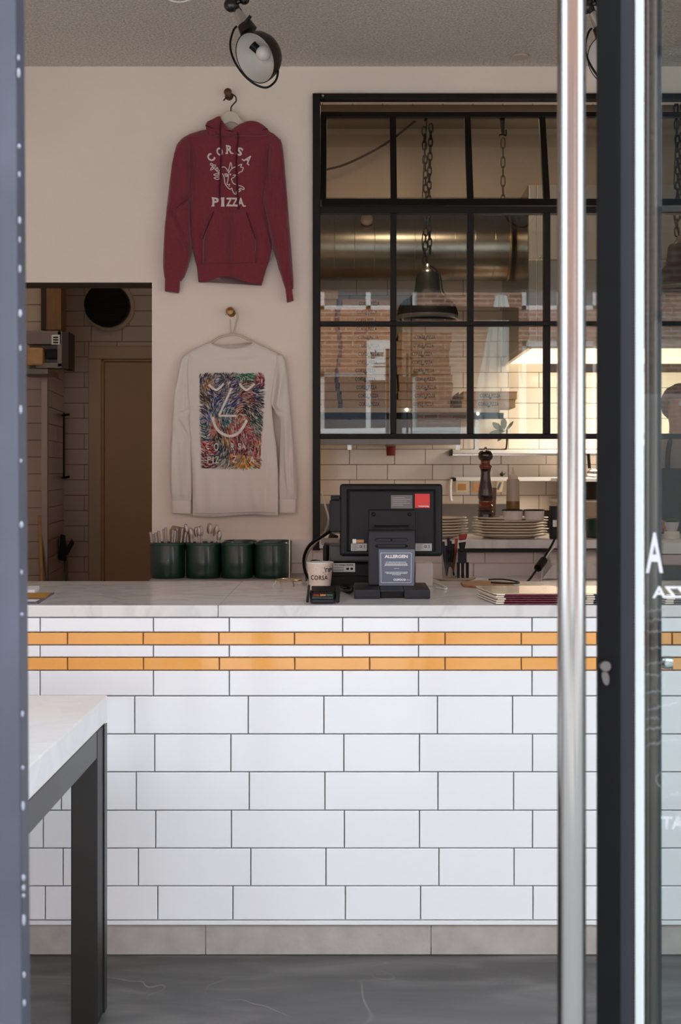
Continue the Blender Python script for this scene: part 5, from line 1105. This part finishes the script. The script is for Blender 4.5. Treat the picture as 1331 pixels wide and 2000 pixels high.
# ------------------------------------------------------------------ ceiling lamps
def jlamp(ox, oy, label):
    D = 4.1; s = D/FP
    def q(x, y, d=D): return P(x+ox, y+oy, d)
    base = q(460, -80); base.z = 2.954
    r = thing('spot_lamp', (q(500, 112).x, D, q(500, 112).z), label, 'lamp', 'dark articulated spot lamps')
    n = Vector((-.60, -.62, -.5)).normalized(); c = q(499, 113); R = 49*s
    pr = [(R, 0), (R*1.02, -.001), (R*1.0, R*.2), (R*.93, R*.48), (R*.8, R*.7), (R*.55, R*.9), (R*.25, R*.99), (.0005, R)]
    dk = mat('bronze_black_enamel', (38, 30, 26), .32, metal=.4)
    MB().lathe(c, pr, 48, -n, caps=False).build('shade', dk, r, smooth=True)
    # remove cap face of the shade by building the lining slightly inside
    pi = [(R*.985, -.0015), (R*.96, R*.16), (R*.88, R*.45), (R*.72, R*.68), (R*.5, R*.82), (R*.2, R*.9), (.0005, R*.91)]
    m = MB(); m.lathe(c-n*-.0, [(a, b_) for a, b_ in pi], 48, -n); m.f = [f for f in m.f if len(f) == 4]
    m.build('lining', mat('white_lining', (214, 208, 200), .35), r, smooth=True)
    MB().tube([c-n*-R*.02+(-n)*0+((-n).cross(Vector((0, 0, 1))).normalized()*math.cos(a*PI/24)+(-n).cross((-n).cross(Vector((0, 0, 1)))).normalized()*math.sin(a*PI/24))*R for a in range(48)], .0016, 6, closed=True).build('rim', dk, r, smooth=True)
    up = (q(470, 40)-q(520, 100)).normalized()
    e1 = q(497, 68, D+.01); sk = c-n*R*.35+up*R*.55
    MB().sphere(c-n*R*.28+Vector((.012, 0, .008)), 15*s, 20, 14, (1, 1, 1)).build('bulb', mat('frosted_bulb', (226, 220, 212), .15, coat=.5), r, smooth=True)
    MB().tube([sk-up*.0, c-n*R*.4+up*R*.2], [9*s, 8*s], 16).build('bulb_socket', M_blk2, r, smooth=True)
    MB().tube([q(486, 62, D), q(478, 47, D)], [18*s, 15*s], 24).build('collar', dk, r, smooth=True)
    MB().tube([q(479, 49, D), q(464, 21, D)], [12*s, 8.5*s], 20).build('neck', M_steel, r, smooth=True)
    MB().tube([q(478, 47, D-.02), q(490, 31, D-.03)], 3.5*s, 8).build('switch', M_blk2, r, smooth=True)
    bl = mat('gunmetal', (70, 68, 68), .25, metal=.9)
    MB().sphere(q(451, 10, D-.01), 13.5*s, 24, 16).build('joint', bl, r, smooth=True)
    MB().sphere(q(477, -2, D), 11*s, 24, 16).build('joint', bl, r, smooth=True)
    MB().tube([q(451, 10), q(477, -2)], 5*s, 12).build('pin', bl, r, smooth=True)
    MB().tube([q(464, 21), q(458, 5), base], 7*s, 14).build('arm', bl, r, smooth=True)
    MB().lathe(base+Vector((0, 0, -.02)), [(.03, 0), (.045, .012), (.045, .02), (.001, .02)], 28).build('ceiling_rose', bl, r, smooth=True)
    MB().tube(smooth_pts([q(463, 51), q(456, 60), q(450, 85, D-.04), q(455, 112, D-.06), q(472, 141, D-.07), q(496, 163, D-.06), q(520, 171, D-.05), q(537, 160, D-.03), q(543, 144, D), q(542, 130, D+.01)]), .0036, 10).build('guard_ring', M_blk2, r, smooth=True)
    return r
jlamp(0, 0, 'dark domed spot lamp with wire ring hanging over the hoodie'); jlamp(694, 4, 'dark domed spot lamp partly hidden behind the steel door handle')
MB().lathe(P(1017, 124, 5.06)*1+Vector((0, 0, 0)), [(.034, .0), (.034, .006), (.03, .01), (.001, .01)], 28).build('ceiling_disc', mat('ceiling_disc', (200, 186, 170), .6), smooth=True, label='flat round pale disc on the ceiling near the back wall', cat='ceiling disc').location.z = 2.944
MB().tube(smooth_pts([P(300, -20, 4.3), P(322, -4, 4.3), P(348, 4, 4.3), P(372, -1, 4.3), P(390, -12, 4.3)]), .0028, 8).build('ceiling_cable', M_white, smooth=True, label='white cable loop at the very top left of the lamp', cat='cable')

# ------------------------------------------------------------------ table
tzp = .741; txr = -.5875
tb_ = thing('side_table', (-.95, 2.4, 0), 'white marble topped table on a black steel frame at the left', 'table')
B((-1.35, 1.72, tzp-.061), (txr, 3.0, tzp)).build('table_top', M_marblet, tb_, bevel=.003)
M_leg = mat('black_table_steel', (62, 60, 60), .35, metal=.6, bump=.02)
M_leg2 = mat('dark_table_steel', (44, 42, 40), .4, metal=.4, bump=.03)
zr = tzp-.063
for (x, y) in ((txr-.065+.0025, 2.885), (-1.33, 2.885), (txr-.065+.0025, 1.76), (-1.33, 1.76)):
    B((x, y, .001), (x+.0615, y+.1, zr)).build('leg', M_leg2, tb_, bevel=.004)
for (a, b_) in (((txr-.022, 1.86, zr-.062), (txr-.002, 2.885, zr)), ((-1.33, 1.86, zr-.062), (-1.31, 2.885, zr))): B(a, b_).build('side_rail', M_leg, tb_, bevel=.002)
for y in (1.78, 2.95): B((-1.27, y, zr-.062), (txr-.064, y+.02, zr)).build('cross_rail', M_leg, tb_, bevel=.002)
B((txr-.0005, 2.955, .001), (txr+.002, 2.985, zr)).build('leg_edge', M_leg, tb_)

# ------------------------------------------------------------------ shopfront: door frame post, open door leaf
M_post = mat('blue_grey_steel', (70, 74, 86), .5, metal=.3, bump=.1, bscale=18, var=.2, vscale=7)
Dp = 1.3
dfp = MB(); 
def post(px_top, px_bot, w_, y0, y1, m, name, parent=None, **k):
    xt, xb = PX(px_top, Dp), PX(px_bot, Dp); zt_, zb_ = 2.5, -.1
    slope = (xt-xb)/((PZ(0, Dp)-PZ(2000, Dp))); zc_ = PZ(1000, Dp); xc_ = (xt+xb)/2
    a, c = xc_+slope*(zb_-zc_), xc_+slope*(zt_-zc_)
    return MB().hexa([(a-w_, y0, zb_), (a, y0, zb_), (a, y1, zb_), (a-w_, y1, zb_)], [(c-w_, y0, zt_), (c, y0, zt_), (c, y1, zt_), (c-w_, y1, zt_)]).build(name, m, parent, **k)
dp_ = post(31, 43, .08, Dp, Dp+.036, M_post, 'door_2', kind='structure', bevel=.003)
B((-1.0, Dp+.3, 2.4), (-.4, Dp+.33, 2.55)).build('header', M_post, dp_)
for py in (112, 142, 285, 340, 430, 468, 525, 612, 680, 800, 900, 1025, 1118, 1200, 1395, 1500, 1575, 1715, 1735, 1750, 1798, 1905, 1960):
    x = 35+12*py/2000
    MB().sphere((PX(x, Dp), Dp+.001, PZ(py, Dp)), random.uniform(.0011, .0021), 8, 6, (1, .5, random.uniform(1, 3.2))).build('weld_bead', mat('bright_weld', (140, 144, 156), .4, metal=.5), dp_, smooth=True)
# door leaf
al_ = math.radians(-9); eu = Vector((math.cos(al_), math.sin(al_), 0)); nn = Vector((math.sin(al_), -math.cos(al_), 0)); O = Vector((PX(1168, 1.5), 1.5, 0))
dl = thing('glass_door', O, 'open glass door with black metal stile and long steel pull handle at the right', 'door')
def leaf(u0, u1, o0, o1, z0, z1, name, m, parent=dl, **k):
    q = [O+eu*u0+nn*o0, O+eu*u1+nn*o0, O+eu*u1+nn*o1, O+eu*u0+nn*o1]
    return MB().hexa([p+Vector((0, 0, z0)) for p in q], [p+Vector((0, 0, z1)) for p in q]).build(name, m, parent, **k)
M_stile = mat('black_door_stile', (9, 9, 11), .65, spec=.12, bump=.06, bscale=25, var=.2, vscale=10)
leaf(0, .0255, -.04, .004, .03, 2.45, 'stile', M_stile, bevel=.0015)
leaf(.0255, .0435, -.04, -.001, .03, 2.45, 'inner_stile', mat('sky_tinted_stile', (34, 34, 42), .55, spec=.25, var=.1, vscale=8), bevel=.0015)  # slate tone stands in for sky reflected on the stepped profile
gk = leaf(.0435, .0545, -.012, -.002, .12, 2.36, 'glazing_seal', mat('pale_seal', (176, 183, 183), .5), bevel=.001)
w = MB()
for i in range(430):
    z = .5+i*.0036; p = O+eu*.0432-nn*.0012; w.box((p.x-.0006, p.y-.0006, z), (p.x+.0006, p.y+.0006, z+.0018))
ob = w.build('seal_teeth', M_stile, gk); ob['kind'] = 'stuff'
leaf(.0645, .078+.0, -.02, -.013, .12, 2.36, 'bead', M_blk2) if False else None
leaf(.044, .84, -.024, -.018, .1, 2.38, 'pane', M_dglass)
leaf(.044, .84, -.04, .004, .03, .12, 'bottom_rail', M_stile, bevel=.0015); leaf(.044, .84, -.04, .004, 2.36, 2.45, 'top_rail', M_stile, bevel=.0015); leaf(.84, .9, -.04, .004, .03, 2.45, 'hinge_stile', M_stile, bevel=.0015)
# pull handle
hx_, hy_ = PX(1118.5, 1.42), 1.42
hn = MB().tube([(hx_-.0008, hy_, .33), (hx_-.0008, hy_, 2.15)], .0162, 48).build('pull_handle', mat('satin_steel', (150, 148, 147), .13, metal=1), dl, smooth=True)
for z in (.42, 2.06):
    MB().tube([(hx_, hy_, z), tuple(O+eu*.012+Vector((0, 0, z)))], .009, 16).build('standoff', M_steel, hn, smooth=True)
# lock cylinder
lc = O+eu*.009+nn*.004; D = 1.5
kz = PZ(1298, D)
MB().lathe((lc.x, lc.y, kz), [(.0075, 0), (.0075, .006), (.006, .009), (.001, .009)], 20, nn).build('lock_cylinder', mat('dull_nickel', (96, 92, 92), .3, metal=1), dl, smooth=True)
MB().lathe((lc.x, lc.y, kz-.014), [(.0042, 0), (.0042, .005), (.001, .005)], 16, nn, sx=1, sy=2.2).build('lock_tail', mat('dull_nickel', (96, 92, 92), .3, metal=1), dl, smooth=True)
# inner tube handle behind the glass
ip = Vector((PX(1273, 1.60), 1.60, 0))
ih = MB().tube([(ip.x, ip.y, .4), (ip.x, ip.y, 2.1)], .0085, 28).build('inner_handle', mat('bronzed_steel', (98, 86, 82), .35, metal=.8), dl, smooth=True)
for z in (.46, 2.05): MB().tube([(ip.x, ip.y, z), tuple(O+eu*.03-nn*.04+Vector((0, 0, z)))], .006, 12).build('standoff', M_steel, ih, smooth=True)
# slim dark post of the fixed light behind the door glass, with thumb knob
fp = B((PX(1280, 1.66), 1.66, 0), (PX(1293.5, 1.66), 1.72, 2.5)).build('door_frame', mat('blue_black_steel', (38, 44, 52), .35, metal=.5), kind='structure', bevel=.001)
fp.name = 'trim_5'
kc_ = Vector((PX(1291, 1.66), 1.65, PZ(1294, 1.65)))
tk = MB().lathe(kc_+Vector((0, 0, 0)), [(.0075, 0), (.0085, .003), (.0085, .009), (.007, .013), (.001, .014)], 24, (1, -.12, 0)); tk.build('thumb_turn', M_chrome, fp, smooth=True)
# mirrored window lettering, printed on the door glass
def gmap(px, py):
    t = (px-VX)/FP   # ray (t,1): find u on glass plane
    a = O-nn*.017; # a + eu*u = (t*y, y)
    u = (t*a.y-a.x)/(eu.x-t*eu.y); p = a+eu*u; return Vector((p.x, p.y, PZ(py, p.y)))
M_let = mat('frosted_vinyl', (214, 216, 222), .6, alpha=.75); M_let2 = mat('chalk_marker', (196, 200, 206), .7, alpha=.42)
w = MB(); [put_text(w, ch, 1262+76*i, 1296+76*i, 1040, 1119, gmap, .02, mirror=True) for i, ch in enumerate('ASROC')]; w.build('large_lettering', M_let, dl); w = MB(); put_text(w, 'PIZZA', 1275, 1370, 1145, 1168, gmap, .03, mirror=True)
w.build('glass_lettering', M_let, dl)
w = MB(); rs = random.Random(5)
for (y0, x0, x1, sl_) in ((1193, 1266, 1300, -.1), (1214, 1266, 1300, -.2), (1234, 1264, 1296, 0), (1266, 1270, 1300, -.05), (1296, 1264, 1300, -.1), (1318, 1262, 1298, 0), (1352, 1264, 1300, -.05), (1386, 1266, 1330, -.25), (1403, 1262, 1290, 0), (1424, 1264, 1296, -.1), (1456, 1262, 1331, -.2)):
    x = x0; pts = []
    while x < x1: pts.append((x, y0+(x-x0)*sl_+rs.uniform(-3, 3), 0)); x += rs.uniform(1.2, 3)
    w.strip([(p.x, p.y) for p in smooth_pts(pts, 3)], .7, gmap)
w.strip([(p.x, p.y) for p in smooth_pts([(1288, 1512, 0), (1282, 1520, 0), (1286, 1532, 0), (1294, 1537, 0), (1299, 1528, 0), (1296, 1515, 0), (1290, 1508, 0)], 4)], 1, gmap)
w.strip([(p.x, p.y) for p in smooth_pts([(1294, 1560, 0), (1310, 1556, 0), (1312, 1546, 0), (1318, 1556, 0), (1322, 1545, 0), (1328, 1555, 0), (1336, 1545, 0)], 4)], 1, gmap)
w.build('chalk_writing', M_let2, dl)
w = MB(); put_text(w, 'EAT', 1292, 1352, 1594, 1620, gmap, .04, mirror=True); put_text(w, 'HERE', 1293, 1360, 1633, 1658, gmap, .04, mirror=True) if False else None
w.build('painted_word', M_let2, dl)

# ------------------------------------------------------------------ street behind the camera (mirrored in the panes)
B((-12, -14, -.3), (12, 1.5, -.12)).build('ground', mat('pale_paving', (176, 174, 170), .9, bump=.2, bscale=50), kind='structure')
mb_ = bpy.data.materials.new('street_brick'); mb_.use_nodes = True; nt = mb_.node_tree; bb = nt.nodes['Principled BSDF']; tcx = nt.nodes.new('ShaderNodeTexCoord'); mpx = nt.nodes.new('ShaderNodeMapping'); mpx.inputs['Rotation'].default_value = (PI/2, 0, 0)
bt_ = nt.nodes.new('ShaderNodeTexBrick'); bt_.inputs['Scale'].default_value = 1; bt_.inputs['Color1'].default_value = (*lin((158, 104, 84)), 1); bt_.inputs['Color2'].default_value = (*lin((136, 84, 68)), 1); bt_.inputs['Mortar'].default_value = (*lin((176, 156, 140)), 1)
bt_.inputs['Mortar Size'].default_value = .012; bt_.inputs['Brick Width'].default_value = .23; bt_.inputs['Row Height'].default_value = .075
nt.links.new(tcx.outputs['Object'], mpx.inputs[0]); nt.links.new(mpx.outputs[0], bt_.inputs[0]); nt.links.new(bt_.outputs[0], bb.inputs['Base Color']); bb.inputs['Roughness'].default_value = .9
FY = -10.0
hs_ = thing('street_building', (0, FY, -.12), 'brick building across the street, mirrored faintly in the kitchen window panes', 'building')
wx = [(-9, -7), (-5.6, -3.6), (-.55, 1.05), (2.75, 4.0), (6, 8)]
w = MB(); segs = [(-12, -9)]+[(a[1], b_[0]) for a, b_ in zip(wx, wx[1:])]+[(8, 12)]
for a, c in segs: w.box((a, FY-.5, -.12), (c, FY, 9))
for a, c in wx:
    for z0, z1 in ((-.12, 1.0), (2.9 if a != 2.75 else 3.4, 3.9), (5.6, 6.6), (8.2, 9)): w.box((a, FY-.5, z0), (c, FY, z1))
w.build('facade', mb_, hs_)
for a, c in wx:
    for z0, z1 in ((1.0, 2.9 if a != 2.75 else 3.4), (3.9, 5.6), (6.6, 8.2)):
        fr = MB(); fr.box((a, FY-.2, z0), (a+.08, FY-.1, z1)); fr.box((c-.08, FY-.2, z0), (c, FY-.1, z1)); fr.box((a, FY-.2, z0), (c, FY-.1, z0+.08)); fr.box((a, FY-.2, z1-.08), (c, FY-.1, z1)); fr.box(((a+c)/2-.04, FY-.2, z0), ((a+c)/2+.04, FY-.1, z1))
        wf_ = fr.build('window_frame', M_white, hs_); B((a+.08, FY-.17, z0+.08), (c-.08, FY-.15, z1-.08)).build('pane', mat('dark_street_glass', (60, 70, 84), .05, spec=1), wf_)
sg = B((.22, FY+.01, 2.75), (.76, FY+.04, 3.4)).build('sale_sign', M_label, label='white Til salg sign in the window across the street', cat='sign')
w = MB(); f = lambda x, y: (x, FY+.043, y); put_text(w, 'Til salg', .70, .28, 3.24, 3.1, f, .03); put_text(w, 'Tlf.', .68, .5, 2.88, 2.82, f, .02); w.strip([(.65, 3.02), (.35, 3.02)], .015, f); w.strip([(.68, 2.97), (.32, 2.97)], .015, f); w.build('lettering', M_ink, sg)
# parked white van, closed white parasol
vn = thing('parked_van', (-.2, -7.2, -.12), 'white delivery van parked across the street, mirrored in the panes', 'van')
w = MB(); w.prism([(-3.2, 0, .3), (-3.2, 0, 1.15), (-2.4, 0, 1.25), (-1.6, 0, 1.95), (2.3, 0, 2.0), (2.35, 0, .3)], (0, -1.7, 0)); w.v = [(x, y-6.4, z-.12) for x, y, z in w.v]; w.build('body', mat('van_paint', (232, 232, 232), .2, coat=.6), vn, bevel=.05)
B((-1.4, -6.395, 1.2), (-.5, -6.39, 1.7)).build('side_window', mat('van_glass', (30, 34, 40), .05), vn)
for x in (-2.3, 1.4):
    MB().tube([(x, -6.38, .2), (x, -6.6, .2)], .32, 28).build('wheel', M_blk2, vn, smooth=True)
pz_ = thing('closed_parasol', (1.58, -3, -.12), 'closed white parasol on the pavement, mirrored in the right panes', 'parasol')
V = []; F = []; n = 44; seg = 60
for i in range(n+1):
    t = i/n; z = 3.15-t*1.75; r0 = .05+.17*min(1, t*1.6)
    for k in range(seg):
        a = 2*PI*k/seg; r = r0*(1+.22*math.sin(a*8+t*3)+.08*math.sin(a*13+t*9)); V.append((1.58+r*math.cos(a), -3+r*math.sin(a), z))
for i in range(n):
    for k in range(seg): F.append((i*seg+k, i*seg+(k+1) % seg, (i+1)*seg+(k+1) % seg, (i+1)*seg+k))
MB().add(V, F).build('canopy', mat('white_canvas', (232, 232, 230), .8), pz_, smooth=True, sharp=False)
MB().tube([(1.58, -3, -.1), (1.58, -3, 3.2)], .025, 12).build('pole', M_steel, pz_, smooth=True); MB().lathe((1.58, -3, -.12), [(.3, 0), (.3, .06), (.05, .08), (.001, .08)], 28).build('base', M_dgrey, pz_, smooth=True)

# ------------------------------------------------------------------ cook
X, D = 1.6, 6.1
pr_ = thing('person', (X, D, 0), 'person with short dark hair in grey top and black apron behind the glass', 'person')
bj = {'pelvis': (0, 0, .93, .15, .11), 'belly': (0, .0, 1.08, .145, .1), 'chest': (0, 0, 1.27, .165, .11), 'neckb': (0, .0, 1.42, .075, .07), 'neck': (0, -.005, 1.475, .066, .068), 'jaw': (0, -.03, 1.535, .07, .085), 'head': (0, -.01, 1.60, .086, .1), 'crown': (0, 0.0, 1.655, .062, .075),
      'lsh': (-.17, 0, 1.38, .06, .06), 'lel': (-.25, -.02, 1.12, .045, .045), 'lwr': (-.2, -.24, 1.03, .03, .03), 'lpalm': (-.17, -.31, 1.03, .032, .02),
      'rsh': (.17, 0, 1.38, .06, .06), 'rel': (.25, -.02, 1.12, .045, .045), 'rwr': (.18, -.24, 1.02, .03, .03), 'rpalm': (.15, -.31, 1.02, .032, .02),
      'lhip': (-.1, 0, .85, .09, .09), 'lkn': (-.1, -.01, .48, .06, .06), 'lan': (-.1, .02, .09, .04, .04), 'ltoe': (-.11, -.13, .045, .035, .03),
      'rhip': (.1, 0, .85, .09, .09), 'rkn': (.1, -.01, .48, .06, .06), 'ran': (.1, .02, .09, .04, .04), 'rtoe': (.11, -.13, .045, .035, .03), 'nose': (0, -.115, 1.575, .012, .014), 'lear': (-.082, 0, 1.58, .012, .018), 'rear': (.082, 0, 1.58, .012, .018)}
ed = [('pelvis', 'belly'), ('belly', 'chest'), ('chest', 'neckb'), ('neckb', 'neck'), ('neck', 'jaw'), ('jaw', 'head'), ('head', 'crown'), ('chest', 'lsh'), ('lsh', 'lel'), ('lel', 'lwr'), ('lwr', 'lpalm'), ('chest', 'rsh'), ('rsh', 'rel'), ('rel', 'rwr'), ('rwr', 'rpalm'),
      ('pelvis', 'lhip'), ('lhip', 'lkn'), ('lkn', 'lan'), ('lan', 'ltoe'), ('pelvis', 'rhip'), ('rhip', 'rkn'), ('rkn', 'ran'), ('ran', 'rtoe'), ('head', 'nose'), ('head', 'lear'), ('head', 'rear')]
for s_, sg_ in (('l', 1), ('r', -1)):
    b0 = bj[s_+'palm']
    for i, (dx_, ln_) in enumerate(((-.026, .06), (-.009, .072), (.009, .068), (.026, .055))):
        bj[s_+'f%da' % i] = (b0[0]+dx_, b0[1]-.035, b0[2]+.002, .009, .009); bj[s_+'f%db' % i] = (b0[0]+dx_, b0[1]-.035-ln_*.6, b0[2]-.012, .008, .008); bj[s_+'f%dc' % i] = (b0[0]+dx_, b0[1]-.035-ln_*.85, b0[2]-.03, .007, .007)
        ed += [(s_+'palm', s_+'f%da' % i), (s_+'f%da' % i, s_+'f%db' % i), (s_+'f%db' % i, s_+'f%dc' % i)]
    bj[s_+'ta'] = (b0[0]+sg_*.035, b0[1]-.005, b0[2], .011, .011); bj[s_+'tb'] = (b0[0]+sg_*.045, b0[1]-.045, b0[2]-.012, .009, .009); ed += [(s_+'wr', s_+'ta'), (s_+'ta', s_+'tb')]
ks = list(bj); me = bpy.data.meshes.new('body'); me.from_pydata([bj[k][:3] for k in ks], [(ks.index(a), ks.index(c)) for a, c in ed], []); me.update(); me.materials.append(M_skin)
bo = bpy.data.objects.new('body', me); COL.objects.link(bo); bo.parent = pr_
bo.modifiers.new('skin', 'SKIN')
if me.skin_vertices:
    for i, k in enumerate(ks): me.skin_vertices[0].data[i].radius = bj[k][3:5]
    me.skin_vertices[0].data[0].use_root = True
sd = bo.modifiers.new('sub', 'SUBSURF'); sd.levels = 2; sd.render_levels = 2; bo.modifiers['skin'].use_smooth_shade = True
def shell(name, pts, m, seg=28):   # stacked ellipses
    V = []; F = []
    for (z, a, c, y) in pts:
        for k in range(seg): t = 2*PI*k/seg; V.append((X+a*math.cos(t), D+y+c*math.sin(t), z))
    for i in range(len(pts)-1):
        for k in range(seg): F.append((i*seg+k, i*seg+(k+1) % seg, (i+1)*seg+(k+1) % seg, (i+1)*seg+k))
    return MB().add(V, F).build(name, m, pr_, smooth=True, sharp=False)
shell('shirt', [(1.46, .07, .07, 0), (1.43, .12, .085, 0), (1.39, .19, .1, 0), (1.32, .215, .12, 0), (1.2, .205, .13, 0), (1.05, .19, .13, 0), (.92, .19, .13, 0)], M_grey)
shell('apron', [(1.29, .19, .14, -.004), (1.2, .2, .14, -.004), (1.05, .215, .15, -.006), (.9, .22, .16, -.006), (.6, .22, .16, 0)], M_apron)
for s_ in (-1, 1):
    MB().tube([(X+s_*.175, D, 1.385), (X+s_*.235, D-.005, 1.22), (X+s_*.25, D-.02, 1.12)], [.075, .062, .055], 20)  .build('sleeve', M_apron, pr_, smooth=True)
    MB().tube([(X+s_*.1, D, .9), (X+s_*.1, D-.01, .48), (X+s_*.1, D+.02, .1)], [.11, .085, .075], 20).build('trouser_leg', M_apron, pr_, smooth=True)
    MB().tube(smooth_pts([(X+s_*.1, D-.12, 1.28), (X+s_*.09, D-.1, 1.38), (X+s_*.05, D-.02, 1.46)]), .012, 8).build('apron_strap', M_apron, pr_, smooth=True)
    MB().sphere((X+s_*.03, D-.1, 1.6), .011, 12, 8).build('eye', M_white, pr_, smooth=True)
m = MB().sphere((X, D+.008, 1.605), .101, 32, 20, (.99, 1.1, .95)); rs = random.Random(2)
m.v = [(x+rs.uniform(-.003, .003), y, z+rs.uniform(-.003, .006)) for x, y, z in m.v]
keep = [f for f in m.f if not all(m.v[i][2] < 1.63 and m.v[i][1] < D-.045 for i in f)]
m.f = keep; m.build('hair', M_hair, pr_, smooth=True, sharp=False)
MB().tube([(X-.022, D-.093, 1.532), (X+.022, D-.093, 1.532)], .006, 8).build('mouth', mat('lips', (150, 70, 62), .5), pr_, smooth=True)
